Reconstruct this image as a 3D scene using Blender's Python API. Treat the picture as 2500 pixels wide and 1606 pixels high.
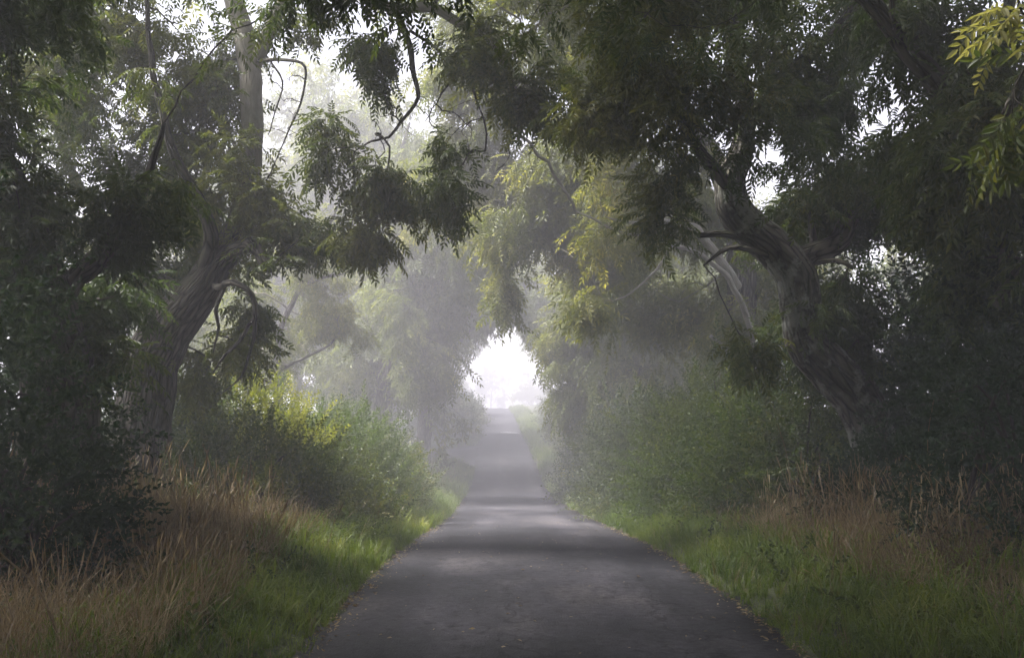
import bpy, math
import numpy as np
from mathutils import Vector

# ------------------------------------------------------------------ camera, light, exposure
sc = bpy.context.scene
for o in list(bpy.data.objects):
    bpy.data.objects.remove(o)
col = sc.collection
SUN_EL, SUN_AZ = 60.0, -75.0          # degrees; azimuth from +Y (ahead), negative = to the left
SUN_STRENGTH, SKY_STRENGTH, EXPOSURE = 5.0, 0.055, 2.3
HAZE_DENSITY = 0.0108

cam_d = bpy.data.cameras.new("camera")
cam_d.lens = 35.0
cam_d.sensor_width = 36.0
cam_d.clip_start = 0.05
cam_d.clip_end = 3000
cam = bpy.data.objects.new("camera", cam_d)
col.objects.link(cam)
CAM_Z = 1.55
PITCH = math.atan(177.0 / 2431.0)
cam.location = (0, 0, CAM_Z)
cam.rotation_euler = (math.pi / 2 + PITCH, 0, 0)
sc.camera = cam

w = bpy.data.worlds.new("World")
sc.world = w
w.use_nodes = True
wn, wl = w.node_tree.nodes, w.node_tree.links
wn.clear()
sky = wn.new("ShaderNodeTexSky")
sky.sky_type = 'NISHITA'
sky.sun_disc = False
sky.sun_elevation = math.radians(SUN_EL)
sky.sun_rotation = math.radians(SUN_AZ)
sky.air_density = 1.0
sky.dust_density = 4.0
hs = wn.new("ShaderNodeHueSaturation")      # overcast: the blue mostly washed out
hs.inputs['Saturation'].default_value = 0.6
hs.inputs['Value'].default_value = 1.0
bg = wn.new("ShaderNodeBackground")
bg.inputs['Strength'].default_value = SKY_STRENGTH
wo = wn.new("ShaderNodeOutputWorld")
wl.new(sky.outputs[0], hs.inputs['Color'])
wl.new(hs.outputs[0], bg.inputs['Color'])
wl.new(bg.outputs[0], wo.inputs['Surface'])

sun_d = bpy.data.lights.new("sun", 'SUN')
sun_d.energy = SUN_STRENGTH
sun_d.angle = math.radians(22)
sun_d.color = (1.0, 0.955, 0.9)
sun = bpy.data.objects.new("sun", sun_d)
az, el = math.radians(SUN_AZ), math.radians(SUN_EL)
sdir = Vector((math.sin(az) * math.cos(el), math.cos(az) * math.cos(el), math.sin(el)))
sun.rotation_euler = sdir.to_track_quat('Z', 'Y').to_euler()
sun.location = (0, 0, 60)
col.objects.link(sun)

sc.view_settings.view_transform = 'Standard'
sc.view_settings.look = 'None'
sc.view_settings.gamma = 1
sc.view_settings.exposure = EXPOSURE
cy = sc.cycles
cy.max_bounces = 7
cy.diffuse_bounces = 3
cy.glossy_bounces = 2
cy.transmission_bounces = 4
cy.volume_bounces = 2
cy.transparent_max_bounces = 4
cy.caustics_reflective = False
cy.caustics_refractive = False
cy.sample_clamp_indirect = 4
cy.use_adaptive_sampling = True
cy.adaptive_threshold = 0.015
cy.use_denoising = True
sc.render.use_persistent_data = False

# ------------------------------------------------------------------ helpers
F = 2431.0
_c, _s = math.cos(PITCH), math.sin(PITCH)


def P(sx, sy, D):
    """a photograph pixel (2500x1606) at its own distance D -> a point of the place"""
    a, b = sx - 1250.0, 803.0 - sy
    y = F * _c - b * _s
    z = F * _s + b * _c
    k = D / y
    return np.array([a * k, D, CAM_Z + z * k])


def px(n, D):
    return n * D / F


def tag(o, label=None, cat=None, group=None, kind=None):
    if label: o['label'] = label
    if cat: o['category'] = cat
    if group: o['group'] = group
    if kind: o['kind'] = kind
    return o


def empty(name, loc, label, cat, group=None):
    o = bpy.data.objects.new(name, None)
    o.empty_display_size = 0.2
    o.location = loc
    col.objects.link(o)
    return tag(o, label, cat, group)


def link_mesh(name, me, parent=None):
    o = bpy.data.objects.new(name, me)
    col.objects.link(o)
    if parent: o.parent = parent
    return o


class MB:
    """gathers quads (numpy) and builds one mesh"""
    def __init__(self):
        self.v, self.q, self.m, self.sm, self.uv, self.n = [], [], [], [], [], 0

    def add(self, v, q, mat=0, smooth=False, uv=None):
        v = np.asarray(v, dtype=np.float32).reshape(-1, 3)
        q = np.asarray(q, dtype=np.int32).reshape(-1, 4)
        self.v.append(v)
        self.q.append(q + self.n)
        self.m.append(np.full(len(q), mat, dtype=np.int32))
        self.sm.append(np.full(len(q), smooth, dtype=bool))
        self.uv.append(np.zeros((len(q) * 4, 2), dtype=np.float32) if uv is None else np.asarray(uv, np.float32).reshape(-1, 2))
        self.n += len(v)

    def build(self, name, mats, parent=None, origin=(0, 0, 0)):
        v = np.concatenate(self.v) - np.array(origin, dtype=np.float32)
        q = np.concatenate(self.q)
        me = bpy.data.meshes.new(name)
        me.vertices.add(len(v))
        me.vertices.foreach_set("co", v.ravel())
        me.loops.add(len(q) * 4)
        me.loops.foreach_set("vertex_index", q.ravel())
        me.polygons.add(len(q))
        me.polygons.foreach_set("loop_start", np.arange(0, len(q) * 4, 4, dtype=np.int32))
        me.polygons.foreach_set("loop_total", np.full(len(q), 4, dtype=np.int32))
        me.polygons.foreach_set("material_index", np.concatenate(self.m))
        me.polygons.foreach_set("use_smooth", np.concatenate(self.sm))
        uvl = me.uv_layers.new(name="UVMap")
        uvl.data.foreach_set("uv", np.concatenate(self.uv).ravel())
        for m in (mats if isinstance(mats, (list, tuple)) else [mats]):
            me.materials.append(m)
        me.update(calc_edges=True)
        return link_mesh(name, me, parent)


def unit(a):
    a = np.asarray(a, dtype=float)
    return a / np.maximum(np.linalg.norm(a, axis=-1, keepdims=True), 1e-9)


def smooth_path(pts, rad, step):
    """Catmull-Rom through the points, resampled about every step metres"""
    p = np.asarray(pts, float)
    r = np.asarray(rad, float)
    if len(p) == 2:
        p = np.array([p[0], (p[0] + p[1]) / 2, p[1]]); r = np.array([r[0], (r[0] + r[1]) / 2, r[1]])
    e = np.vstack([2 * p[0] - p[1], p, 2 * p[-1] - p[-2]])
    er = np.concatenate([[r[0]], r, [r[-1]]])
    out, ro = [], []
    for i in range(1, len(e) - 2):
        n = max(1, int(np.linalg.norm(e[i + 1] - e[i]) / step))
        for t in np.arange(n) / n:
            a, b, c, d = e[i - 1], e[i], e[i + 1], e[i + 2]
            out.append(0.5 * ((2 * b) + (-a + c) * t + (2 * a - 5 * b + 4 * c - d) * t * t + (-a + 3 * b - 3 * c + d) * t ** 3))
            ro.append(er[i] * (1 - t) + er[i + 1] * t)
    out.append(e[-2]); ro.append(er[-2])
    return np.array(out), np.array(ro)


def wob(x, seed):
    """cheap smooth noise of a 1-D or n-D coordinate array (sum of sines)"""
    rg = np.random.RandomState(seed)
    x = np.asarray(x, float)
    if x.ndim == 1: x = x[:, None]
    s = 0
    for k in range(6):
        f = rg.normal(0, 1, x.shape[1]) * (1.0 + k * 0.9)
        s = s + np.sin(x @ f + rg.uniform(0, 6.28)) / (1 + k * 0.6)
    return s / 3.0


def tube(mb, p, r, sides=6, mat=0, lumps=0.0, seed=0, cap=True):
    p = np.asarray(p, float); r = np.asarray(r, float)
    n = len(p)
    t = unit(np.gradient(p, axis=0))
    ref = np.array([0.31, 0.17, 0.93]) if abs(t[0][2]) < 0.9 else np.array([0.9, 0.3, 0.1])
    u = np.zeros_like(p); u[0] = unit(np.cross(t[0], ref))
    for i in range(1, n):
        a = u[i - 1] - t[i] * np.dot(u[i - 1], t[i])
        u[i] = a / max(np.linalg.norm(a), 1e-9)
    v = np.cross(t, u)
    ang = np.linspace(0, 2 * math.pi, sides, endpoint=False)
    ca, sa = np.cos(ang), np.sin(ang)
    rr = np.repeat(r[:, None], sides, 1)
    L = np.concatenate([[0], np.cumsum(np.linalg.norm(np.diff(p, axis=0), axis=1))])
    if lumps:
        A = np.repeat(L[:, None], sides, 1)
        X = np.stack([np.broadcast_to(ca, rr.shape), np.broadcast_to(sa, rr.shape), A * 0.9], -1).reshape(-1, 3)
        rr = rr * (1 + lumps * wob(X * 1.3, seed).reshape(rr.shape) + lumps * 0.45 * wob(X * np.array([4, 4, 2.0]), seed + 5).reshape(rr.shape))
        fur = np.sin(ang[None, :] * 11 + 1.6 * wob(A.reshape(-1) * 1.5, seed + 3).reshape(rr.shape)) * 0.028
        rr = rr * (1 + fur)
    V = p[:, None, :] + u[:, None, :] * (rr * ca)[..., None] + v[:, None, :] * (rr * sa)[..., None]
    idx = np.arange(n * sides).reshape(n, sides)
    a = idx[:-1]; b = np.roll(idx[:-1], -1, 1); c = np.roll(idx[1:], -1, 1); d = idx[1:]
    Q = np.stack([a, b, c, d], -1).reshape(-1, 4)
    uu = np.arange(sides + 1) / sides * (2 * math.pi * r.mean())
    U = np.zeros((n - 1, sides, 4, 2))
    U[..., 0, 0] = uu[:-1]; U[..., 1, 0] = uu[1:]; U[..., 2, 0] = uu[1:]; U[..., 3, 0] = uu[:-1]
    U[..., 0, 1] = L[:-1, None]; U[..., 1, 1] = L[:-1, None]; U[..., 2, 1] = L[1:, None]; U[..., 3, 1] = L[1:, None]
    mb.add(V.reshape(-1, 3), Q, mat, True, U)
    if cap and r[-1] > 0.02 and sides % 2 == 0:       # a rounded broken end
        e = idx[-1]
        h = sides // 2
        q = [[e[k], e[k + 1], e[(sides - 2 - k) % sides], e[(sides - 1 - k) % sides]] for k in range(h - 1)]
        mb.q.append(np.array(q, np.int32) + (mb.n - n * sides)); mb.m.append(np.full(len(q), mat, np.int32))
        mb.sm.append(np.zeros(len(q), bool)); mb.uv.append(np.zeros((len(q) * 4, 2), np.float32))


# ------------------------------------------------------------------ leaf templates (X along the leaf, Z = up side)
def leaflet(p, d, L, W, hi, rg, fold=0.18):
    d = unit(d)
    up = unit(np.array([rg.normal(0, .25), rg.normal(0, .25), 1.0]))
    s = unit(np.cross(up, d)); n = np.cross(d, s)
    dr = -0.12 * L
    if hi:
        V = [p, p + d * L + n * dr * 1.6,
             p + d * L * .28 + s * W * .5 + n * (W * fold), p + d * L * .66 + s * W * .42 + n * (W * fold + dr * .6),
             p + d * L * .28 - s * W * .5 + n * (W * fold), p + d * L * .66 - s * W * .42 + n * (W * fold + dr * .6)]
        return V, [[0, 1, 3, 2], [0, 4, 5, 1]]
    V = [p, p + d * L * .42 - s * W * .5 + n * W * fold, p + d * L + n * dr, p + d * L * .42 + s * W * .5]
    return V, [[0, 1, 2, 3]]


def ash_leaf(rg, hi, pairs=5, L=0.27, ll=0.088, lw=0.027):
    V, Q = [], []

    def put(v, q):
        b = len(V); V.extend(v); Q.extend([[i + b for i in f] for f in q])
    k = rg.uniform(.35, .9)
    ax = lambda t: np.array([L * t, 0.03 * math.sin(t * 3) * rg.choice([1]), -k * L * t * t * .6])
    for i in range(pairs):
        t = .3 + .62 * i / (pairs - 1)
        for s in (-1, 1):
            d = np.array([math.cos(.95), s * math.sin(.95), -.25 - .35 * rg.rand()])
            put(*leaflet(ax(t), d, ll * rg.uniform(.8, 1.12) * (1 - .15 * abs(t - .6)), lw, hi, rg))
    put(*leaflet(ax(1.0), np.array([1, rg.normal(0, .1), -.5]), ll, lw * 1.05, hi, rg))
    a, m, b = ax(0), ax(.5), ax(1.0)
    wd = np.array([0, .0016, .0005])
    put([a - wd, a + wd, m + wd, m - wd, b + wd * .6, b - wd * .6], [[0, 1, 2, 3], [3, 2, 4, 5]])
    return np.array(V), np.array(Q)


def shoot(rg, n=13, L=0.5, ll=0.085, lw=0.042, hi=False, droop=.3):
    """leafy shoot of a shrub: a thin stem with oval leaves in opposite pairs"""
    V, Q = [], []

    def put(v, q):
        b = len(V); V.extend(v); Q.extend([[i + b for i in f] for f in q])
    ax = lambda t: np.array([L * t, .05 * L * math.sin(4 * t), -droop * L * t * t])
    for i in range(n):
        t = .15 + .85 * i / (n - 1)
        a = i * 2.4 + rg.uniform(-.4, .4)
        d = np.array([.75, math.cos(a), math.sin(a) * .8 - .15])
        put(*leaflet(ax(t), d, ll * rg.uniform(.7, 1.15) * (1.1 - .5 * t * t), lw * rg.uniform(.8, 1.1), hi, rg, .25))
    wd = np.array([0, .002, .001])
    a, m, b = ax(0), ax(.5), ax(1.0)
    put([a - wd, a + wd, m + wd, m - wd, b + wd * .4, b - wd * .4], [[0, 1, 2, 3], [3, 2, 4, 5]])
    return np.array(V), np.array(Q)


rg0 = np.random.RandomState(3)
T_HI = [ash_leaf(rg0, True) for _ in range(7)]
T_MID = [ash_leaf(rg0, False, pairs=4, L=.29, ll=.105, lw=.034) for _ in range(7)]
T_LOW = [ash_leaf(rg0, False, pairs=2, L=.36, ll=.2, lw=.07) for _ in range(6)]
T_SHOOT = [shoot(rg0) for _ in range(7)]
T_SHOOT_HI = [shoot(rg0, n=15, ll=.075, lw=.042, hi=True) for _ in range(7)]
T_SHOOT_LOW = [shoot(rg0, n=8, L=.6, ll=.16, lw=.075) for _ in range(5)]
T_NETTLE = [shoot(rg0, n=18, L=.55, ll=.085, lw=.03, droop=.1) for _ in range(7)]


def scatter(mb, temps, pos, dirs, scale, rg, mat=0, roll=.6):
    """place leaf templates: X axis -> dirs, Z axis roughly up"""
    pos = np.asarray(pos, float); dirs = unit(dirs)
    N = len(pos)
    up = unit(np.stack([rg.normal(0, roll, N), rg.normal(0, roll, N), np.ones(N)], 1))
    y = unit(np.cross(up, dirs) + 1e-6)
    z = np.cross(dirs, y)
    R = np.stack([dirs, y, z], 1)            # rows
    scale = np.broadcast_to(scale, N)
    which = rg.randint(0, len(temps), N)
    for k, (tv, tq) in enumerate(temps):
        s = np.where(which == k)[0]
        if not len(s): continue
        V = np.einsum('vi,nij->nvj', tv, R[s]) * scale[s][:, None, None] + pos[s][:, None, :]
        Q = tq[None] + (np.arange(len(s)) * len(tv))[:, None, None]
        mb.add(V.reshape(-1, 3), Q.reshape(-1, 4), mat)


# ------------------------------------------------------------------ materials
def new_mat(name):
    m = bpy.data.materials.new(name)
    m.use_nodes = True
    nt = m.node_tree
    nt.nodes.clear()
    return m, nt.nodes, nt.links


def ramp(n, stops):
    r = n.new("ShaderNodeValToRGB")
    el = r.color_ramp.elements
    while len(el) > 1: el.remove(el[-1])
    el[0].position = stops[0][0]; el[0].color = (*stops[0][1], 1)
    for p, c in stops[1:]:
        e = el.new(p); e.color = (*c, 1)
    return r


def leaf_mat(name, cols, trans=0.45, tcol=(1.5, 1.45, .7), rough=.5, spec=.35, scale=.55):
    """cols: list of (pos, rgb) from a random value per leaflet mixed with a clump-sized noise"""
    m, n, l = new_mat(name)
    geo = n.new("ShaderNodeNewGeometry")
    tc = n.new("ShaderNodeTexCoord")
    no = n.new("ShaderNodeTexNoise"); no.inputs['Scale'].default_value = scale; no.inputs['Detail'].default_value = 3
    l.new(tc.outputs['Object'], no.inputs['Vector'])
    mx = n.new("ShaderNodeMath"); mx.operation = 'MULTIPLY_ADD'
    mx.inputs[1].default_value = .42
    l.new(geo.outputs['Random Per Island'], mx.inputs[0])
    sb = n.new("ShaderNodeMath"); sb.operation = 'MULTIPLY_ADD'; sb.inputs[1].default_value = 1.9; sb.inputs[2].default_value = -.67
    l.new(no.outputs['Fac'], sb.inputs[0])
    l.new(sb.outputs[0], mx.inputs[2])
    r = ramp(n, cols)
    l.new(mx.outputs[0], r.inputs['Fac'])
    pb = n.new("ShaderNodeBsdfPrincipled")
    pb.inputs['Roughness'].default_value = rough
    pb.inputs['Specular IOR Level'].default_value = spec
    l.new(r.outputs[0], pb.inputs['Base Color'])
    tr = n.new("ShaderNodeBsdfTranslucent")
    ml = n.new("ShaderNodeMix"); ml.data_type = 'RGBA'; ml.blend_type = 'MULTIPLY'; ml.inputs[0].default_value = 1
    ml.inputs[7].default_value = (*tcol, 1)
    l.new(r.outputs[0], ml.inputs[6])
    l.new(ml.outputs[2], tr.inputs['Color'])
    ms = n.new("ShaderNodeMixShader"); ms.inputs[0].default_value = trans
    l.new(pb.outputs[0], ms.inputs[1]); l.new(tr.outputs[0], ms.inputs[2])
    o = n.new("ShaderNodeOutputMaterial")
    l.new(ms.outputs[0], o.inputs['Surface'])
    return m


def bark_mat(name, c1, c2, moss=(.05, .06, .025), lichen=0.0, mossy=.5, crack=1.0):
    m, n, l = new_mat(name)
    tc = n.new("ShaderNodeTexCoord")
    mp = n.new("ShaderNodeMapping"); mp.inputs['Scale'].default_value = (21, 3.2, 1)
    l.new(tc.outputs['UV'], mp.inputs['Vector'])
    no = n.new("ShaderNodeTexNoise"); no.inputs['Scale'].default_value = 1.0; no.inputs['Detail'].default_value = 6; no.inputs['Distortion'].default_value = 1.2
    l.new(mp.outputs[0], no.inputs['Vector'])
    vo = n.new("ShaderNodeTexVoronoi"); vo.feature = 'DISTANCE_TO_EDGE'; vo.inputs['Scale'].default_value = .9
    l.new(mp.outputs[0], vo.inputs['Vector'])
    pw = n.new("ShaderNodeMath"); pw.operation = 'POWER'; pw.inputs[1].default_value = .5
    l.new(vo.outputs['Distance'], pw.inputs[0])
    ad = n.new("ShaderNodeMath"); ad.operation = 'MULTIPLY_ADD'; ad.inputs[1].default_value = .6
    cr = n.new("ShaderNodeMath"); cr.operation = 'MULTIPLY_ADD'; cr.inputs[1].default_value = crack; cr.inputs[2].default_value = .35 * (1 - crack)
    l.new(pw.outputs[0], cr.inputs[0]); l.new(no.outputs['Fac'], ad.inputs[0]); l.new(cr.outputs[0], ad.inputs[2])
    r = ramp(n, [(.4, c1), (.85, c2)])
    l.new(ad.outputs[0], r.inputs['Fac'])
    n2 = n.new("ShaderNodeTexNoise"); n2.inputs['Scale'].default_value = 1.7; n2.inputs['Detail'].default_value = 5
    l.new(tc.outputs['Object'], n2.inputs['Vector'])
    rm = ramp(n, [(.45, (0, 0, 0)), (.62, (mossy, mossy, mossy))])
    l.new(n2.outputs['Fac'], rm.inputs['Fac'])
    mm = n.new("ShaderNodeMix"); mm.data_type = 'RGBA'; mm.inputs[7].default_value = (*moss, 1)
    l.new(rm.outputs[0], mm.inputs[0]); l.new(r.outputs[0], mm.inputs[6])
    last = mm.outputs[2]
    if lichen:
        n3 = n.new("ShaderNodeTexNoise"); n3.inputs['Scale'].default_value = 2.4; n3.inputs['Detail'].default_value = 7; n3.inputs['Roughness'].default_value = .7
        mp3 = n.new("ShaderNodeMapping"); mp3.inputs['Location'].default_value = (3.1, 5.7, .4)
        l.new(tc.outputs['Object'], mp3.inputs['Vector']); l.new(mp3.outputs[0], n3.inputs['Vector'])
        rl = ramp(n, [(.5, (0, 0, 0)), (.58, (lichen, lichen, lichen))])
        l.new(n3.outputs['Fac'], rl.inputs['Fac'])
        ml = n.new("ShaderNodeMix"); ml.data_type = 'RGBA'; ml.inputs[7].default_value = (.3, .31, .27, 1)
        l.new(rl.outputs[0], ml.inputs[0]); l.new(last, ml.inputs[6])
        last = ml.outputs[2]
    pb = n.new("ShaderNodeBsdfPrincipled"); pb.inputs['Roughness'].default_value = .9
    pb.inputs['Specular IOR Level'].default_value = .2
    l.new(last, pb.inputs['Base Color'])
    bu = n.new("ShaderNodeBump"); bu.inputs['Strength'].default_value = 1; bu.inputs['Distance'].default_value = .07
    l.new(ad.outputs[0], bu.inputs['Height']); l.new(bu.outputs[0], pb.inputs['Normal'])
    o = n.new("ShaderNodeOutputMaterial"); l.new(pb.outputs[0], o.inputs['Surface'])
    return m


def twig_mat(name, c):
    m, n, l = new_mat(name)
    tc = n.new("ShaderNodeTexCoord")
    no = n.new("ShaderNodeTexNoise"); no.inputs['Scale'].default_value = 9; no.inputs['Detail'].default_value = 4
    l.new(tc.outputs['Object'], no.inputs['Vector'])
    r = ramp(n, [(.3, tuple(x * .6 for x in c)), (.7, tuple(x * 1.35 for x in c))])
    l.new(no.outputs['Fac'], r.inputs['Fac'])
    pb = n.new("ShaderNodeBsdfPrincipled"); pb.inputs['Roughness'].default_value = .85
    pb.inputs['Specular IOR Level'].default_value = .2
    l.new(r.outputs[0], pb.inputs['Base Color'])
    o = n.new("ShaderNodeOutputMaterial"); l.new(pb.outputs[0], o.inputs['Surface'])
    return m


M_LEAF = leaf_mat("ash_leaves", [(.0, (.036, .06, .017)), (.4, (.068, .095, .024)), (.75, (.12, .14, .035)), (1.0, (.2, .2, .055))])
M_LEAF_DIM = leaf_mat("ash_leaves_dimmed", [(.0, (.028, .052, .018)), (.5, (.055, .083, .026)), (.85, (.095, .12, .034)), (1.0, (.15, .155, .04))], trans=.4)  # darker copy: dimness of the near crowns put into the leaf colour
M_LEAF_OLIVE = leaf_mat("ash_leaves_olive", [(.0, (.06, .085, .022)), (.4, (.1, .12, .03)), (.75, (.16, .17, .045)), (1.0, (.3, .28, .08))], trans=.5)
M_LEAF_MISTY = leaf_mat("ash_leaves_misty", [(.0, (.055, .082, .02)), (.4, (.095, .12, .028)), (.75, (.15, .17, .042)), (1.0, (.25, .25, .07))], trans=.45)  # lighter copy: mist and sun on the middle trees put into the colour
M_LEAF_YELLOW = leaf_mat("ash_leaves_yellow", [(.0, (.1, .13, .045)), (.5, (.2, .21, .075)), (1.0, (.38, .36, .17))], trans=.5)
M_HEDGE = leaf_mat("hedge_leaves", [(.0, (.022, .042, .014)), (.4, (.05, .075, .02)), (.75, (.1, .12, .026)), (1.0, (.19, .19, .04))], trans=.35)
M_HEDGE_DIM = leaf_mat("bramble_leaves_dimmed", [(.0, (.012, .03, .013)), (.5, (.024, .048, .02)), (.9, (.045, .07, .024)), (1.0, (.12, .13, .03))], trans=.25, rough=.6, spec=.18)  # bramble green deepened: foreground dimness put into the colour
M_NETTLE = leaf_mat("nettle_leaves", [(.0, (.035, .065, .016)), (.5, (.065, .1, .022)), (.85, (.12, .15, .03)), (1.0, (.22, .23, .04))], trans=.45, scale=.9)
M_NETTLE_LIT = leaf_mat("nettle_leaves_sunlit", [(.0, (.09, .12, .018)), (.5, (.17, .19, .025)), (1.0, (.3, .3, .04))], trans=.5)  # sunlit look of one nettle patch put into the leaf colour
M_BARK = bark_mat("ash_bark", (.022, .02, .017), (.14, .125, .105))
M_BARK_LICHEN = bark_mat("ash_bark_lichen", (.022, .02, .017), (.15, .135, .115), lichen=.75, mossy=.35)
M_BARK_PALE = bark_mat("pale_bark", (.15, .14, .12), (.38, .35, .3), lichen=.4, mossy=.3, crack=.12)  # on the left ash's upper trunk, mist paling put into the bark colour
M_TWIG = twig_mat("ash_twigs", (.05, .043, .034))
M_TWIG_PALE = twig_mat("pale_twigs", (.16, .15, .11))
M_GRASS = leaf_mat("verge_grass_blades", [(.0, (.05, .085, .012)), (.4, (.105, .15, .02)), (.8, (.18, .22, .035)), (1.0, (.3, .29, .08))], trans=.4, scale=.8, tcol=(1.3, 1.4, .6))
M_STRAW = leaf_mat("dry_grass_blades", [(.0, (.085, .06, .032)), (.4, (.21, .155, .085)), (.75, (.36, .28, .165)), (1.0, (.52, .44, .29))], trans=.3, scale=1.1, tcol=(1.1, 1, .8))


def ground_mat():
    m, n, l = new_mat("verge_soil")
    tc = n.new("ShaderNodeTexCoord")
    no = n.new("ShaderNodeTexNoise"); no.inputs['Scale'].default_value = 1.2; no.inputs['Detail'].default_value = 8
    l.new(tc.outputs['Object'], no.inputs['Vector'])
    n2 = n.new("ShaderNodeTexNoise"); n2.inputs['Scale'].default_value = 18; n2.inputs['Detail'].default_value = 6
    l.new(tc.outputs['Object'], n2.inputs['Vector'])
    r = ramp(n, [(.35, (.03, .038, .014)), (.55, (.05, .06, .02)), (.7, (.065, .05, .026))])
    l.new(no.outputs['Fac'], r.inputs['Fac'])
    pb = n.new("ShaderNodeBsdfPrincipled"); pb.inputs['Roughness'].default_value = .95
    l.new(r.outputs[0], pb.inputs['Base Color'])
    bu = n.new("ShaderNodeBump"); bu.inputs['Strength'].default_value = .8; bu.inputs['Distance'].default_value = .05
    l.new(n2.outputs['Fac'], bu.inputs['Height']); l.new(bu.outputs[0], pb.inputs['Normal'])
    o = n.new("ShaderNodeOutputMaterial"); l.new(pb.outputs[0], o.inputs['Surface'])
    return m


def asphalt_mat():
    m, n, l = new_mat("asphalt")
    tc = n.new("ShaderNodeTexCoord")
    # transverse patching and wear (stretched across the lane)
    mp = n.new("ShaderNodeMapping"); mp.inputs['Scale'].default_value = (.55, .35, 1)
    l.new(tc.outputs['Object'], mp.inputs['Vector'])
    a = n.new("ShaderNodeTexNoise"); a.inputs['Scale'].default_value = 1.0; a.inputs['Detail'].default_value = 7; a.inputs['Roughness'].default_value = .62
    l.new(mp.outputs[0], a.inputs['Vector'])
    mp2 = n.new("ShaderNodeMapping"); mp2.inputs['Scale'].default_value = (1.6, .22, 1)
    l.new(tc.outputs['Object'], mp2.inputs['Vector'])
    b = n.new("ShaderNodeTexNoise"); b.inputs['Scale'].default_value = 1.0; b.inputs['Detail'].default_value = 5
    l.new(mp2.outputs[0], b.inputs['Vector'])
    g = n.new("ShaderNodeTexNoise"); g.inputs['Scale'].default_value = 95; g.inputs['Detail'].default_value = 4; g.inputs['Roughness'].default_value = .8
    l.new(tc.outputs['Object'], g.inputs['Vector'])
    v = n.new("ShaderNodeTexVoronoi"); v.inputs['Scale'].default_value = 60
    l.new(tc.outputs['Object'], v.inputs['Vector'])
    r1 = ramp(n, [(.42, (.024, .024, .031)), (.5, (.041, .04, .05)), (.58, (.066, .063, .071))])
    l.new(a.outputs['Fac'], r1.inputs['Fac'])
    r2 = ramp(n, [(.35, (.72, .72, .75)), (.65, (1.22, 1.2, 1.16))])
    l.new(b.outputs['Fac'], r2.inputs['Fac'])
    m1 = n.new("ShaderNodeMix"); m1.data_type = 'RGBA'; m1.blend_type = 'MULTIPLY'; m1.inputs[0].default_value = 1
    l.new(r1.outputs[0], m1.inputs[6]); l.new(r2.outputs[0], m1.inputs[7])
    r3 = ramp(n, [(.3, (.5, .5, .52)), (.55, (1, 1, 1)), (.72, (1.9, 1.85, 1.75))])
    l.new(g.outputs['Fac'], r3.inputs['Fac'])
    m2 = n.new("ShaderNodeMix"); m2.data_type = 'RGBA'; m2.blend_type = 'MULTIPLY'; m2.inputs[0].default_value = 1
    l.new(m1.outputs[2], m2.inputs[6]); l.new(r3.outputs[0], m2.inputs[7])
    g2 = n.new("ShaderNodeTexNoise"); g2.inputs['Scale'].default_value = 17; g2.inputs['Detail'].default_value = 6; g2.inputs['Roughness'].default_value = .75
    l.new(tc.outputs['Object'], g2.inputs['Vector'])
    r5 = ramp(n, [(.38, (.62, .62, .64)), (.5, (1, 1, 1)), (.64, (1.5, 1.48, 1.42))])
    l.new(g2.outputs['Fac'], r5.inputs['Fac'])
    m5 = n.new("ShaderNodeMix"); m5.data_type = 'RGBA'; m5.blend_type = 'MULTIPLY'; m5.inputs[0].default_value = 1
    l.new(m2.outputs[2], m5.inputs[6]); l.new(r5.outputs[0], m5.inputs[7])
    m2 = m5
    # small dark pits / fallen debris
    mp4 = n.new("ShaderNodeMapping"); mp4.inputs['Scale'].default_value = (9, 8, 1)
    l.new(tc.outputs['Object'], mp4.inputs['Vector'])
    d = n.new("ShaderNodeTexNoise"); d.inputs['Scale'].default_value = 1; d.inputs['Detail'].default_value = 5; d.inputs['Roughness'].default_value = .7
    l.new(mp4.outputs[0], d.inputs['Vector'])
    r4 = ramp(n, [(.36, (.3, .3, .33)), (.44, (1, 1, 1)), (.62, (1, 1, 1)), (.68, (1.5, 1.45, 1.4))])
    l.new(d.outputs['Fac'], r4.inputs['Fac'])
    m3 = n.new("ShaderNodeMix"); m3.data_type = 'RGBA'; m3.blend_type = 'MULTIPLY'; m3.inputs[0].default_value = 1
    l.new(m2.outputs[2], m3.inputs[6]); l.new(r4.outputs[0], m3.inputs[7])
    # hairline cracks where the surface has aged, and faintly polished wheel tracks
    vc = n.new("ShaderNodeTexVoronoi"); vc.feature = 'DISTANCE_TO_EDGE'; vc.inputs['Scale'].default_value = 1.6
    nd = n.new("ShaderNodeTexNoise"); nd.inputs['Scale'].default_value = 3; nd.inputs['Detail'].default_value = 5
    l.new(tc.outputs['Object'], nd.inputs['Vector'])
    va = n.new("ShaderNodeVectorMath"); va.operation = 'MULTIPLY_ADD'; va.inputs[1].default_value = (.5, .5, .5)
    l.new(nd.outputs['Color'], va.inputs[0]); l.new(tc.outputs['Object'], va.inputs[2]); l.new(va.outputs[0], vc.inputs['Vector'])
    rc = ramp(n, [(.0, (.3, .3, .32)), (.012, (.45, .45, .47)), (.028, (1, 1, 1))])
    l.new(vc.outputs['Distance'], rc.inputs['Fac'])
    rmk = ramp(n, [(.47, (0, 0, 0)), (.56, (.85, .85, .85))]); l.new(b.outputs['Fac'], rmk.inputs['Fac'])
    mc = n.new("ShaderNodeMix"); mc.data_type = 'RGBA'; mc.blend_type = 'MULTIPLY'
    l.new(rmk.outputs[0], mc.inputs[0]); l.new(m3.outputs[2], mc.inputs[6]); l.new(rc.outputs[0], mc.inputs[7])
    sx_ = n.new("ShaderNodeSeparateXYZ"); l.new(tc.outputs['Object'], sx_.inputs[0])
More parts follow.
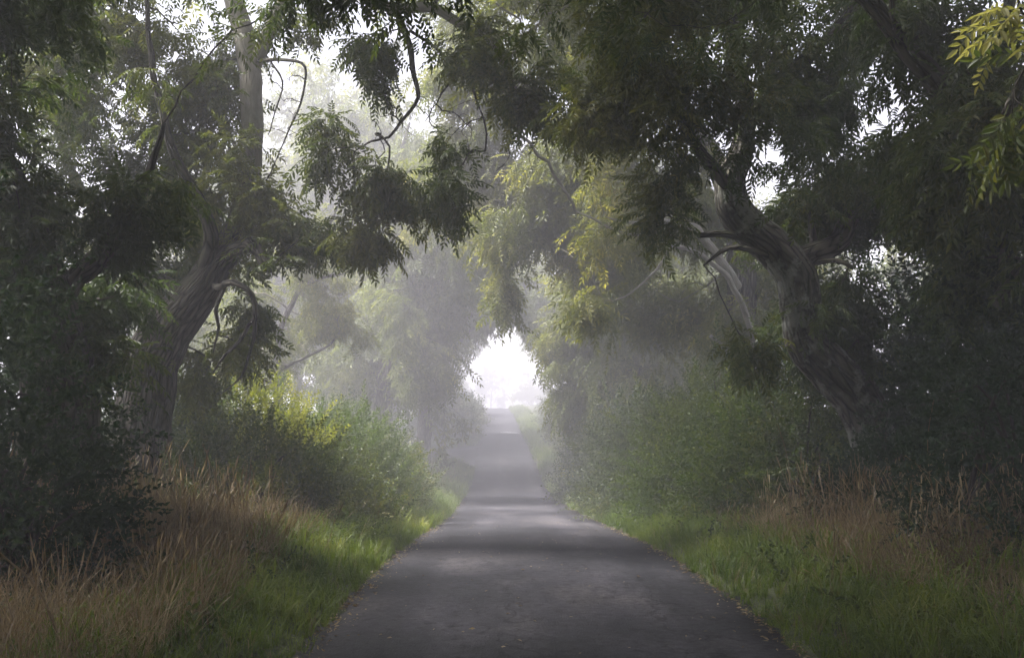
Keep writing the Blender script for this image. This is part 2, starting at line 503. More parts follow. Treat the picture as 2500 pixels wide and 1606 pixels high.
    s1 = n.new("ShaderNodeMath"); s1.operation = 'SUBTRACT'; s1.inputs[1].default_value = .2; l.new(sx_.outputs[0], s1.inputs[0])
    s2 = n.new("ShaderNodeMath"); s2.operation = 'ABSOLUTE'; l.new(s1.outputs[0], s2.inputs[0])
    rt = ramp(n, [(.3, (.9, .9, .9)), (.62, (1.16, 1.15, 1.14)), (.85, (1.14, 1.13, 1.12)), (1.0, (.85, .85, .85))])
    l.new(s2.outputs[0], rt.inputs['Fac'])
    mt_ = n.new("ShaderNodeMix"); mt_.data_type = 'RGBA'; mt_.blend_type = 'MULTIPLY'; mt_.inputs[0].default_value = 1
    l.new(mc.outputs[2], mt_.inputs[6]); l.new(rt.outputs[0], mt_.inputs[7])
    m3 = mt_
    pb = n.new("ShaderNodeBsdfPrincipled")
    l.new(m3.outputs[2], pb.inputs['Base Color'])
    rr = ramp(n, [(.35, (.62, .62, .62)), (.6, (.9, .9, .9))])
    l.new(a.outputs['Fac'], rr.inputs['Fac'])
    l.new(rr.outputs[0], pb.inputs['Roughness'])
    pb.inputs['Specular IOR Level'].default_value = .22
    ad = n.new("ShaderNodeMath"); ad.operation = 'ADD'
    l.new(g.outputs['Fac'], ad.inputs[0]); l.new(v.outputs['Distance'], ad.inputs[1])
    bu = n.new("ShaderNodeBump"); bu.inputs['Strength'].default_value = .7; bu.inputs['Distance'].default_value = .006
    l.new(ad.outputs[0], bu.inputs['Height']); l.new(bu.outputs[0], pb.inputs['Normal'])
    o = n.new("ShaderNodeOutputMaterial"); l.new(pb.outputs[0], o.inputs['Surface'])
    return m


# ------------------------------------------------------------------ road profile (distance, drop below the eye, centre x)
_prof = np.array([
    (-60, 1.9, .4), (-20, 1.6, .35), (0, 1.5, .3), (6, 1.545, .26), (9.2, 1.6, .22), (13.2, 1.84, .22), (18, 2.24, .20), (25.7, 2.80, .08),
    (35, 3.34, -.12), (41, 3.52, -.18), (47, 3.44, -.24), (53, 3.14, -.34), (61, 2.74, -.55), (73, 2.4, -.78), (87, 2.0, -1.04),
    (104, 1.4, -1.42), (125, .85, -2.0), (145, 1.0, -2.8), (180, 3, -4), (240, 7, -7), (420, 9, -16)])
HALF = 1.6


def _sm(y, k):
    y = np.asarray(y, float)
    s = 0
    for o_, w_ in ((-2.5, .15), (-1.2, .22), (0, .26), (1.2, .22), (2.5, .15)):
        s = s + w_ * np.interp(y + o_, _prof[:, 0], _prof[:, k])
    return s


def rz(y): return CAM_Z - _sm(y, 1)
def cx(y): return _sm(y, 2)


def edge_noise(y, side):
    y = np.asarray(y, float)
    return .05 * np.sin(y * 2.1 + side) + .035 * np.sin(y * 5.3 + 2 * side) + .02 * np.sin(y * 13.1 + side * 3)


SIDE_Y0, SIDE_Y1 = 51.0, 60.0       # the side turning on the left


def side_mask(x, y):
    """1 on the side road, 0 off it (soft edge)"""
    s = -(np.asarray(x) - cx(y)) - HALF          # distance to the left of the lane edge
    flare = np.clip(4.0 - s * 1.1, 0, 4.0)
    lo = 53.2 - flare + .05 * np.clip(s, 0, 40); hi = 57.0 + flare * 1.1 + .05 * np.clip(s, 0, 40)
    m = np.clip((np.asarray(y) - lo) / .5 + .5, 0, 1) * np.clip((hi - np.asarray(y)) / .5 + .5, 0, 1)
    return m * (s > -1)


def gz(x, y):
    x = np.asarray(x, float); y = np.asarray(y, float)
    s = np.abs(x - cx(y)) - HALF
    left = x < cx(y)
    up = np.where(s < -.05, -.05, np.interp(s, [-.05, .12, .5, 1.6, 3.2, 6, 14, 60], [-.03, .03, .07, .14, .42, .5, .45, .4]))
    n = .04 * np.sin(x * 1.9 + 1.3 * np.sin(y * .7)) + .035 * np.sin(y * 1.45 + 2 * np.sin(x * 1.1)) + .02 * np.sin(x * 5 + y * 3.7)
    up = up + n * np.clip(s, 0, 1)
    big = .25 * np.sin(x * .11 + y * .05) * np.clip((s - 6) / 20, 0, 1)
    k = side_mask(x, y)
    return rz(y) + (up + big) * (1 - k) - .05 * k


# ------------------------------------------------------------------ ground, lane, side road
ys = np.concatenate([np.arange(-60, -4, 4), np.arange(-4, 30, .3), np.arange(30, 66, .4), np.arange(66, 130, 1.2), np.arange(130, 421, 8)])
off = np.concatenate([[-420, -300, -200, -140, -90, -60, -40, -28, -20, -15, -12, -10], np.arange(-8.5, -2, .4), [-1.95, -1.82, -1.74, -1.6, -1.45, -1, 0, 1, 1.45, 1.6, 1.74, 1.82, 1.95],
                      np.arange(2.1, 8.9, .4), [10, 12, 15, 20, 28, 40, 60, 90, 140, 200, 300, 420]])
Y, O = np.meshgrid(ys, off, indexing='ij')
X = O + cx(Y)
Z = gz(X, Y)
idx = np.arange(Y.size).reshape(Y.shape)
Q = np.stack([idx[:-1, :-1], idx[:-1, 1:], idx[1:, 1:], idx[1:, :-1]], -1).reshape(-1, 4)
mb = MB(); mb.add(np.stack([X, Y, Z], -1).reshape(-1, 3), Q, 0, True)
tag(mb.build("ground", ground_mat()), "earth and turf ground under the verges and hedges", "ground", kind='structure')

M_ASPH = asphalt_mat()
ys = np.concatenate([np.arange(-40, 0, 1), np.arange(0, 30, .12), np.arange(30, 130, .4), np.arange(130, 300, 4)])
t = np.array([-1, -.985, -.8, -.5, -.2, 0, .2, .5, .8, .985, 1.0])
Y, T = np.meshgrid(ys, t, indexing='ij')
wL = HALF + edge_noise(Y, 1.0); wR = HALF + edge_noise(Y, 4.0)
X = cx(Y) + np.where(T < 0, T * wL, T * wR)
Z = rz(Y) + .045 * (1 - T * T) + .003 * np.sin(X * 3 + Y * 1.1) - np.where(np.abs(T) > .99, .07, 0)
idx = np.arange(Y.size).reshape(Y.shape)
Q = np.stack([idx[:-1, :-1], idx[:-1, 1:], idx[1:, 1:], idx[1:, :-1]], -1).reshape(-1, 4)
mb = MB(); mb.add(np.stack([X, Y, Z], -1).reshape(-1, 3), Q, 0, True)
tag(mb.build("road", M_ASPH), "narrow dark tarmac lane running straight ahead between grass verges", "road", kind='structure')

u = np.concatenate([np.arange(-.25, 6, .25), np.arange(6, 60, 1.5)]); vv = np.linspace(0, 1, 9)
U_, V_ = np.meshgrid(u, vv, indexing='ij')
fl = np.clip(4.0 - U_ * 1.1, 0, 4.0)
lo = 53.2 - fl + .05 * np.clip(U_, 0, 40) + .08 * np.sin(U_ * 3); hi = 57.0 + fl * 1.1 + .05 * np.clip(U_, 0, 40) + .08 * np.sin(U_ * 2.3)
Y = lo + (hi - lo) * V_
X = cx(Y) - HALF - U_
Z = rz(Y) + np.where(U_ < 0, -.004, .0) + .01 * np.clip(U_, 0, 1)
idx = np.arange(Y.size).reshape(Y.shape)
Q = np.stack([idx[:-1, :-1], idx[:-1, 1:], idx[1:, 1:], idx[1:, :-1]], -1).reshape(-1, 4)[:, ::-1]
mb = MB(); mb.add(np.stack([X, Y, Z], -1).reshape(-1, 3), Q, 0, True)
tag(mb.build("side_road", M_ASPH), "tarmac side turning joining the lane in the dip on the left", "road", kind='structure')

# shallow wet patches on the lane
def puddle(cx_, y0, y1, wd, seed, label):
    m = bpy.data.materials.get("wet_film")
    if not m:
        m, n, l = new_mat("wet_film")
        pb = n.new("ShaderNodeBsdfPrincipled"); pb.inputs['Base Color'].default_value = (.03, .03, .034, 1); pb.inputs['Roughness'].default_value = .35
        o = n.new("ShaderNodeOutputMaterial"); l.new(pb.outputs[0], o.inputs['Surface'])
    rg = np.random.RandomState(seed)
    a = np.linspace(0, 2 * math.pi, 40, endpoint=False)
    rad = 1 + .22 * np.sin(a * 2 + rg.rand() * 6) + .12 * np.sin(a * 5 + rg.rand() * 6)
    mbp = MB(); V = []
    for k in (0.02, .5, 1):
        xx = cx_ + np.cos(a) * rad * wd * k; yy = (y0 + y1) / 2 + np.sin(a) * rad * (y1 - y0) / 2 * k
        T = (xx - cx(yy)) / HALF
        V.append(np.stack([xx, yy, rz(yy) + .045 * (1 - T * T) + .003 * np.sin(xx * 3 + yy * 1.1) + .007], -1))
    idx = np.arange(120).reshape(3, 40)
    Q = np.stack([idx[:-1], np.roll(idx[:-1], -1, 1), np.roll(idx[1:], -1, 1), idx[1:]], -1).reshape(-1, 4)[:, ::-1]
    mbp.add(np.concatenate(V), Q, 0, True)
    return tag(mbp.build("puddle", m), label, "puddle", kind='structure')


puddle(-.15, 74, 75.6, .6, 1, "thin shining puddle across the far rise of the lane")


# ------------------------------------------------------------------ trees
SUNV = np.array(sdir)
# openings cut into the leaf crowns to let the sun reach single boughs and bushes
SUN_GAPS = [((2.7, 5.3, 4.1), .9), ((3.4, 14.0, 1.5), 1.2), ((1.0, 20.5, 6.0), 1.8), ((-2.0, 12.2, 4.0), .9), ((-.2, 21.0, 4.8), 1.0), ((4.1, 11.8, 1.8), 1.0), ((2.5, 9.6, .2), .7), ((-2.7, 7.0, .5), 1.0), ((-2.0, 11.5, .2), .8), ((.6, 7.0, 0), .7), ((2.4, 29.0, 4.5), 2.4), ((3.6, 25.0, 1.0), 1.5), ((3.0, 19.0, 1.2), 1.2)]
def grow(rg, limbs, targets, tip_r=.0032, droop=.35, step=.2, bend=.3):
    """connect every target to the nearest wood; returns chains (pts, radii) and per-target tail points"""
    LP = np.concatenate([l[0] for l in limbs]); LR = np.concatenate([l[1] for l in limbs])
    n0 = len(LP)
    cap = n0 + len(targets) * 60
    pos = np.zeros((cap, 3)); pl = np.zeros(cap); par = np.full(cap, -1, int); cnt = np.zeros(cap)
    pos[:n0] = LP; n = n0
    pl[:n0] = np.clip(.12 - LR, 0, 1) * 0
    dmin = np.array([np.min(np.linalg.norm(LP - t_, axis=1)) for t_ in targets])
    chains = []
    for ti in np.argsort(dmin):
        t_ = targets[ti]
        d = np.linalg.norm(pos[:n] - t_, axis=1)
        c = d + .3 * pl[:n] + .25 * np.maximum(pos[:n, 2] - t_[2], 0) * 0
        i = int(np.argmin(c))
        dd = d[i]
        a = pos[i]
        sd = unit(pos[i] - pos[par[i]]) if par[i] >= 0 else unit((t_ - a) + np.array([0, 0, .5 * dd]))
        ed = unit((t_ - a) * np.array([1, 1, .3]) / max(dd, 1e-6) + rg.normal(0, .35, 3) + np.array([0, 0, -droop]))
        p1 = a + sd * dd * bend; p2 = t_ - ed * dd * .35
        k = max(2, int(dd / step))
        ids = [i]
        for q in range(1, k + 1):
            s = q / k
            b = (1 - s) ** 3 * a + 3 * (1 - s) ** 2 * s * p1 + 3 * (1 - s) * s * s * p2 + s ** 3 * t_
            if q < k: b = b + rg.normal(0, .028 * min(1, dd), 3)
            pos[n] = b; par[n] = ids[-1]; pl[n] = pl[ids[-1]] + dd / k
            ids.append(n); n += 1
            if n >= cap - 2: break
        chains.append((ti, ids))
        if n >= cap - 80: break
    for ti, ids in chains: cnt[ids[-1]] += 1
    for j in range(n - 1, n0 - 1, -1):
        if par[j] >= 0: cnt[par[j]] += cnt[j]
    rad = tip_r * np.maximum(cnt, 1) ** .5
    out, tails = [], {}
    for ti, ids in chains:
        p = pos[ids]; r = rad[ids].copy(); r[0] = r[1]
        out.append((p, r))
        tails[ti] = p[-4:]
    return out, tails


def make_tree(name, label, base, limbs, targets, nleaf, temps, leafmat, seed, bark=None, twig=None, lscale=1.0, spread=.34, droop=.5,
              accent=None, group=None, sides=20, bare=None, tip_r=.0032, limb_bark=None, lumps=.07, cat="tree", roof=False):
    """limbs: [(pts, radii)], first one the trunk.  targets: (n,3) tips of leafy twigs; accent: (material, fn(target)->bool)"""
    rg = np.random.RandomState(seed)
    bark = bark or M_BARK; twig = twig or M_TWIG
    root = empty(name, tuple(base), label, cat, group)
    L = [smooth_path(p, r, .12 if max(r) > .1 else .1) for p, r in limbs]
    for k, (p, r) in enumerate(L):
        j = rg.normal(0, 1, p.shape); j[0] = 0
        ker = np.array([.25, .5, .25])
        for a in range(3): j[:, a] = np.convolve(j[:, a], ker, 'same')
        p[1:-1] += (j * np.minimum(r, .05)[:, None] * .35)[1:-1]
        m = MB()
        tube(m, p, r, sides if k == 0 else (14 if r.max() > .08 else 8), 0, lumps if r.max() > .05 else 0, seed + k)
        m.build("trunk" if k == 0 else "limb", (bark if not (limb_bark and k) else limb_bark[k - 1] if isinstance(limb_bark, list) else limb_bark), root, base)
    targets = np.asarray(targets)
    # nothing hangs low over the lane near the camera, and the roofing trees stay above what the photo shows
    keep = np.linalg.norm(targets - np.array([0, 0, CAM_Z]), axis=1) > 3.8
    if roof: keep &= (targets[:, 2] > 3.4 + CAM_Z + .46 * np.maximum(targets[:, 1], 0)) | ((np.abs(targets[:, 0]) > 4.5 + .6 * np.maximum(targets[:, 1], 0)) & (targets[:, 2] > 2.5))
    for q_, rr_ in SUN_GAPS:
        v_ = targets - np.array(q_)
        t_ = v_ @ SUNV
        keep &= ~((t_ > 1.3) & (np.linalg.norm(v_ - t_[:, None] * SUNV, axis=1) < rr_))
    targets = targets[keep]
    allt = targets if bare is None else np.vstack([targets, bare])
    G = [(p[len(p) // 6 if k == 0 else 0:], r[len(p) // 6 if k == 0 else 0:]) for k, (p, r) in enumerate(L)]
    chains, tails = grow(rg, G, allt, tip_r=tip_r, droop=droop * .6)
    m = MB()
    for p, r in chains:
        tube(m, p, r, 5 if r[0] > .012 else 4, 0, cap=False)
    pos, dr, mt = [], [], []
    for ti, tl in tails.items():
        if ti >= len(targets): continue
        nn = max(1, int(nleaf * rg.uniform(.6, 1.4)))
        a = rg.rand(nn) ** .6 * (len(tl) - 1.001)
        i = a.astype(int); f = (a - i)[:, None]
        p = tl[i] * (1 - f) + tl[i + 1] * f + rg.normal(0, .035, (nn, 3))
        out_ = unit(tl[-1] - tl[0])
        d = unit(rg.normal(0, 1, (nn, 3)) * np.array([1, 1, .55])) + out_ * .6 + np.array([0, 0, -droop])
        q = p + unit(d) * (spread * rg.rand(nn) ** 1.2)[:, None] * .62
        hang = np.zeros((nn, 3)); hang[:, 2] = -spread * .9 * rg.rand(nn) ** 2 * (rg.rand() < .5)
        q = q + hang
        pos.append(q); dr.append(d)
        mt.append(np.full(nn, 1 if (accent and accent[1](targets[ti])) else 0))
    pos = np.concatenate(pos); dr = np.concatenate(dr); mt = np.concatenate(mt)
    sc_ = lscale * rg.uniform(.75, 1.2, len(pos))
    scatter(m, temps, pos[mt == 0], dr[mt == 0], sc_[mt == 0], rg, 1)
    mats = [twig, leafmat]
    if accent and (mt == 1).any():
        scatter(m, temps, pos[mt == 1], dr[mt == 1], sc_[mt == 1], rg, 2)
        mats.append(accent[0])
    m.build("crown", mats, root, base)
    return root


def blob(rg, sx, sy, D, rx, ry, rd, n, clump=.28):
    """n tips in an ellipsoid: centre at a photo pixel and distance, radii in pixels (rx, ry) and metres (rd); tips gather in sub-clumps"""
    c = P(sx, sy, D)
    R = np.array([px(rx, D), rd, px(ry, D)])
    return ball(rg, c, R, n, clump)


def ball(rg, c, R, n, clump=.28):
    c = np.asarray(c, float); R = np.asarray(R, float)
    k = max(2, n // 3)
    d = unit(rg.normal(0, 1, (k, 3)))
    cs = d * (rg.rand(k, 1) ** .5) * rg.uniform(.75, 1.3, (k, 1))
    w = (k * rg.rand(n) ** 1.3).astype(int)
    p = cs[w] + rg.normal(0, 1, (n, 3)) * np.array([.25, .28, .22]) * (clump / .28)
    p[:, 2] -= .32 * np.abs(rg.normal(0, 1, n)) * (rg.rand(n) < .45)
    return c + p * R


ctr = [0]
def S(n=1):
    ctr[0] += 1
    return np.random.RandomState(1000 + ctr[0])


def pts(lst):
    return [P(a, b, d) for a, b, d in lst]


def ground_pt(sx, D):
    x = (sx - 1250) / F * D
    return np.array([x, D, float(gz(x, D))])


# --- big leaning ash on the left of the lane
def left_ash():
    r = S()
    D = 13.0
    b = ground_pt(318, D) - np.array([0, 0, .15])
    trunk = [b] + pts([(335, 1150, D), (348, 1000, D), (372, 880, D), (420, 790, D), (492, 705, D), (560, 610, D), (598, 520, D + .1), (610, 430, D + .2)])
    tr = [.5, .41, .37, .355, .33, .27, .2, .185, .165, .155]
    limbs = [(trunk, tr),
        (pts([(606, 470, D + .15), (611, 420, D + .2), (614, 280, D + .3), (610, 170, D + .4), (586, 60, D + .5), (560, -60, D + .6), (530, -300, D + 1), (500, -700, D + 1)]), [.157, .156, .15, .15, .14, .12, .09, .03]),
        (pts([(610, 175, D + .4), (650, 100, D + .3), (690, 20, D), (760, -60, D - .3), (840, -60, D - .4), (880, -12, D - .4), (960, 18, D - .5), (1060, 22, D - .6), (1120, 60, D - .6), (1200, 105, D - .6), (1240, 170, D - .6), (1262, 240, D - .6), (1275, 300, D - .6)]),
         [.1, .095, .09, .085, .08, .075, .07, .065, .06, .045, .035, .025, .016]),
        (pts([(962, 20, D - .5), (985, 70, D - .6), (1003, 130, D - .7), (1012, 190, D - .7), (1022, 235, D - .75), (1000, 275, D - .8), (978, 300, D - .8), (950, 335, D - .8), (905, 345, D - .8), (865, 370, D - .8)]),
         [.045, .042, .038, .032, .026, .022, .02, .017, .014, .008]),
        (pts([(1000, 75, D - .6), (1060, 115, D - .6), (1095, 150, D - .5), (1115, 175, D - .5), (1080, 225, D - .5), (1065, 255, D - .5)]), [.022, .02, .018, .016, .012, .007]),
        (pts([(1140, 85, D - .6), (1150, 150, D - .9), (1155, 220, D - .9), (1180, 287, D - .9)]), [.022, .02, .016, .008]),
        (pts([(500, 690, D), (512, 600, D - .3), (506, 545, D - .4), (478, 480, D - .5), (432, 395, D - .6), (400, 300, D - .6), (370, 150, D - .5), (350, -100, D - .4)]), [.12, .1, .09, .08, .065, .05, .04, .02]),
        (pts([(545, 630, D - .05), (610, 600, D - .5), (650, 640, D - .7), (662, 655, D - .75)]), [.1, .09, .075, .07]),
        (pts([(520, 690, D), (540, 700, D - .4), (570, 690, D - .6), (615, 720, D - .7), (622, 790, D - .7), (612, 850, D - .7), (590, 920, D - .7), (545, 957, D - .7)]), [.05, .045, .04, .035, .028, .022, .016, .008]),
        (pts([(548, 700, D - .4), (528, 760, D - .5), (533, 800, D - .5), (520, 860, D - .5)]), [.03, .026, .02, .01]),
        (pts([(618, 780, D - .7), (585, 830, D - .7), (545, 870, D - .8), (520, 910, D - .8)]), [.025, .022, .018, .008]),
        (pts([(610, 150, D + .4), (690, 145, D), (745, 165, D - .2), (735, 250, D - .3), (700, 330, D - .4), (670, 400, D - .4)]), [.03, .024, .018, .014, .01, .006]),
        (pts([(660, 150, D + .1), (690, 200, D), (675, 260, D - .1), (655, 330, D - .2)]), [.014, .013, .01, .006]),
        (pts([(480, 715, D), (400, 690, D + .8), (300, 600, D + 1), (220, 500, D + 1.2), (150, 350, D + 1.5), (100, 150, D + 1.5)]), [.12, .1, .085, .07, .05, .02]),
    ]
    T = np.vstack([
        blob(r, 330, 140, D + .4, 220, 150, 1.3, 84), blob(r, 480, 330, D, 130, 150, 1.1, 48), blob(r, 250, 390, D + .6, 200, 130, 1.3, 50),
        blob(r, 100, 130, D + 1, 120, 140, 1.2, 40), blob(r, 220, 40, D + 1.5, 200, 70, 1.3, 40), blob(r, 540, 210, D + .4, 70, 130, .8, 26), blob(r, 430, 530, D + .5, 120, 80, .6, 34), blob(r, 300, 640, D + 1.3, 150, 80, .7, 56),
        blob(r, 650, 560, D - .6, 100, 70, .6, 18), blob(r, 680, 500, D - .4, 60, 50, .5, 12), blob(r, 130, 520, D + 1, 150, 100, 1.1, 26),
        blob(r, 620, 40, D + .2, 90, 70, .8, 18), blob(r, 735, 60, D, 80, 70, .6, 22), blob(r, 790, 150, D - .2, 40, 90, .4, 11), blob(r, 740, 245, D - .2, 40, 40, .4, 7),
        blob(r, 930, 120, D - .5, 55, 90, .5, 12), blob(r, 1100, 60, D - .6, 120, 70, .7, 9), blob(r, 1250, 150, D - .8, 110, 80, .8, 13), blob(r, 1300, 235, D - .9, 70, 50, .5, 18),
        blob(r, 800, 340, D - .8, 65, 60, .5, 11), blob(r, 910, 470, D - .9, 85, 60, .6, 13), blob(r, 850, 535, D - .9, 80, 60, .5, 15), blob(r, 965, 410, D - .9, 45, 60, .5, 7),
        blob(r, 1110, 360, D - .8, 50, 50, .5, 3), blob(r, 1090, 455, D - .9, 50, 45, .4, 11), blob(r, 606, 450, D - .4, 40, 50, .3, 12),
        blob(r, 600, 790, D + .2, 60, 80, .6, 20), blob(r, 470, 900, D + .8, 60, 60, .7, 12),
        blob(r, 1000, -230, D - .5, 500, 100, 1.8, 110), blob(r, 350, -250, D + .5, 420, 230, 2.5, 160), blob(r, 600, -650, D + 1, 550, 250, 3.5, 300),
    ])
    bare = np.vstack([blob(r, 720, 300, D - .3, 80, 110, .4, 22), blob(r, 1060, 260, D - .7, 80, 80, .4, 34), blob(r, 1280, 330, D - .8, 80, 90, .4, 36), blob(r, 1150, 180, D - .7, 110, 80, .4, 24), blob(r, 960, 230, D - .7, 60, 60, .3, 16), blob(r, 1150, 360, D - .8, 80, 50, .4, 6), blob(r, 600, 880, D - .6, 50, 60, .4, 6), blob(r, 940, 330, D - .8, 80, 40, .4, 16), blob(r, 720, 200, D - .1, 60, 60, .4, 8)])
    make_tree("ash_tree", "big leaning ash with upper trunk coloured mist-pale, its thin limb arching over the lane", b, limbs, T, 17, T_HI, M_LEAF, 11, bark=M_BARK, limb_bark=[M_BARK_PALE, M_BARK_PALE] + [M_BARK] * 20, lscale=1.0, bare=bare, sides=28)


# --- dark thick ash at the very left
def far_left_ash():
    r = S()
    D = 9.6
    b = ground_pt(160, D) - np.array([0, 0, .15])
    trunk = [b] + pts([(150, 1000, D), (130, 860, D), (95, 740, D), (70, 620, D), (35, 500, D), (-30, 350, D), (-120, 150, D), (-200, -200, D - .5), (-250, -600, D - 1)])
    limbs = [(trunk, [.4, .34, .32, .3, .24, .2, .17, .15, .12, .05]),
        (pts([(110, 760, D), (175, 695, D + .2), (240, 620, D + .3), (310, 545, D + .4), (360, 440, D + .5), (400, 300, D + .5)]), [.14, .11, .085, .07, .05, .02]),
        (pts([(200, 680, D + .2), (265, 620, D + .1), (275, 560, D + .1), (300, 470, D)]), [.06, .05, .04, .015]),
        (pts([(85, 640, D), (125, 610, D - .3), (145, 640, D - .4), (163, 672, D - .4)]), [.05, .045, .04, .03]),
        (pts([(-180, -100, D - .5), (-60, -300, D - 1.5), (200, -450, D - 3), (600, -650, D - 4)]), [.12, .1, .07, .03]),
    ]
    T = np.vstack([blob(r, 20, 330, D - .3, 110, 160, .8, 34), blob(r, 30, 560, D - 1, 50, 150, .5, 26), blob(r, 230, 720, D + .9, 110, 60, .5, 26), blob(r, 200, 830, D + .1, 90, 50, .5, 12),
        blob(r, 330, 500, D + .3, 120, 90, .7, 18), blob(r, 60, 60, D, 120, 110, 1, 22), blob(r, -250, 300, D, 250, 350, 2, 60), blob(r, 0, -350, D - 1, 400, 250, 2.2, 130), blob(r, 700, -600, D - 3, 800, 250, 2.6, 260)])
    make_tree("ash_tree", "dark thick ash trunk half hidden by bramble beside the big leaning ash", b, limbs, T, 17, T_HI, M_LEAF_DIM, 12, bark=M_BARK, sides=28)


# --- bent ash on the right
def right_ash():
    r = S()
    D = 12.0
    b = ground_pt(2190, D) - np.array([0, 0, .15])
    trunk = [b] + pts([(2165, 1180, D), (2130, 1060, D), (2085, 970, D), (2020, 895, D), (1970, 830, D), (1952, 750, D), (1945, 680, D), (1900, 615, D), (1830, 555, D), (1788, 500, D), (1790, 430, D + .1), (1815, 350, D + .2), (1818, 250, D + .4), (1790, 100, D + .5), (1780, -100, D + .6), (1800, -500, D + 1)])
    limbs = [(trunk, [.36, .31, .28, .28, .27, .26, .25, .25, .24, .23, .21, .18, .14, .12, .1, .08, .03]),
        (pts([(1935, 640, D), (1990, 620, D + .1), (2050, 580, D + .2), (2080, 525, D + .3), (2140, 495, D + .4), (2210, 455, D + .5), (2290, 400, D + .5), (2380, 330, D + .6)]), [.15, .14, .13, .12, .11, .1, .08, .03]),
        (pts([(1895, 640, D), (1850, 612, D - .2), (1780, 605, D - .3), (1745, 625, D - .4), (1718, 648, D - .4)]), [.05, .04, .03, .022, .012]),
        (pts([(1885, 650, D), (1830, 590, D - .1), (1770, 572, D - .1), (1705, 575, D - .2)]), [.075, .06, .05, .035]),
        (pts([(1950, 740, D), (1975, 640, D + .1), (1985, 560, D + .2), (1965, 500, D + .3)]), [.07, .055, .045, .02]),
        (pts([(1800, 470, D), (1720, 380, D - .4), (1640, 260, D - .6), (1560, 120, D - .8), (1500, -40, D - 1)]), [.09, .07, .055, .04, .02]),
        (pts([(1815, 300, D + .3), (1960, 160, D + .2), (2080, 20, D), (2200, -200, D)]), [.08, .06, .045, .02]),
        (pts([(2000, 640, D), (2040, 636, D - .2), (2085, 655, D - .3)]), [.035, .03, .026]),
        (pts([(1780, 0, D + .5), (1600, -250, D - 1), (1300, -500, D - 2.5), (900, -750, D - 4)]), [.09, .07, .05, .02]),
    ]
    T = np.vstack([
        blob(r, 1560, 120, D - .6, 150, 120, 1.0, 62), blob(r, 1700, 60, D - .2, 200, 100, 1.1, 56), blob(r, 1480, 260, D - .7, 90, 80, .7, 22), blob(r, 1660, 270, D - .4, 150, 90, .9, 60), blob(r, 1800, 180, D, 170, 120, 1.0, 60),
        blob(r, 1680, 380, D - .3, 80, 80, .7, 36), blob(r, 1880, 340, D - .3, 150, 120, .9, 66), blob(r, 1950, 500, D + .9, 110, 80, .6, 34), blob(r, 2000, 200, D + .3, 110, 130, .9, 40), blob(r, 2010, 430, D + .4, 90, 120, .8, 34),
        blob(r, 1660, 500, D - .2, 60, 50, .5, 14), blob(r, 2160, 420, D + .3, 140, 80, .9, 46), blob(r, 2260, 500, D + .4, 160, 60, .9, 36), blob(r, 1990, 740, D - .1, 35, 50, .3, 6), blob(r, 2040, 720, D + .4, 90, 110, .8, 36),
        blob(r, 2150, 40, D + .6, 160, 80, 1, 30), blob(r, 1880, 850, D - .9, 35, 35, .3, 3), blob(r, 1800, 820, D - .9, 30, 20, .3, 2), blob(r, 2070, 830, D + .7, 120, 90, .6, 36), blob(r, 2350, 620, D + .8, 140, 60, .8, 20),
        blob(r, 1700, -230, D - .5, 500, 190, 2.4, 160), blob(r, 1800, -650, D + 1, 600, 250, 3.5, 260), blob(r, 1100, -650, D - 3, 600, 180, 2.6, 200)])
    bare = np.vstack([blob(r, 2100, 250, D + .2, 80, 90, .5, 14), blob(r, 2200, 600, D + .3, 120, 70, .5, 10)])
    make_tree("ash_tree", "S-bent ash with lichened bark and dark crown leaning over the right verge", b, limbs, T, 18, T_HI, M_LEAF_DIM, 13, bark=M_BARK_LICHEN, limb_bark=M_BARK, bare=bare, sides=32,
              accent=(M_LEAF, lambda t: t[0] < 1.9 or (t[2] < 4.2 and t[0] < 3.3)))  # lane-side leaves take the brighter copy, the rest the dimmed one


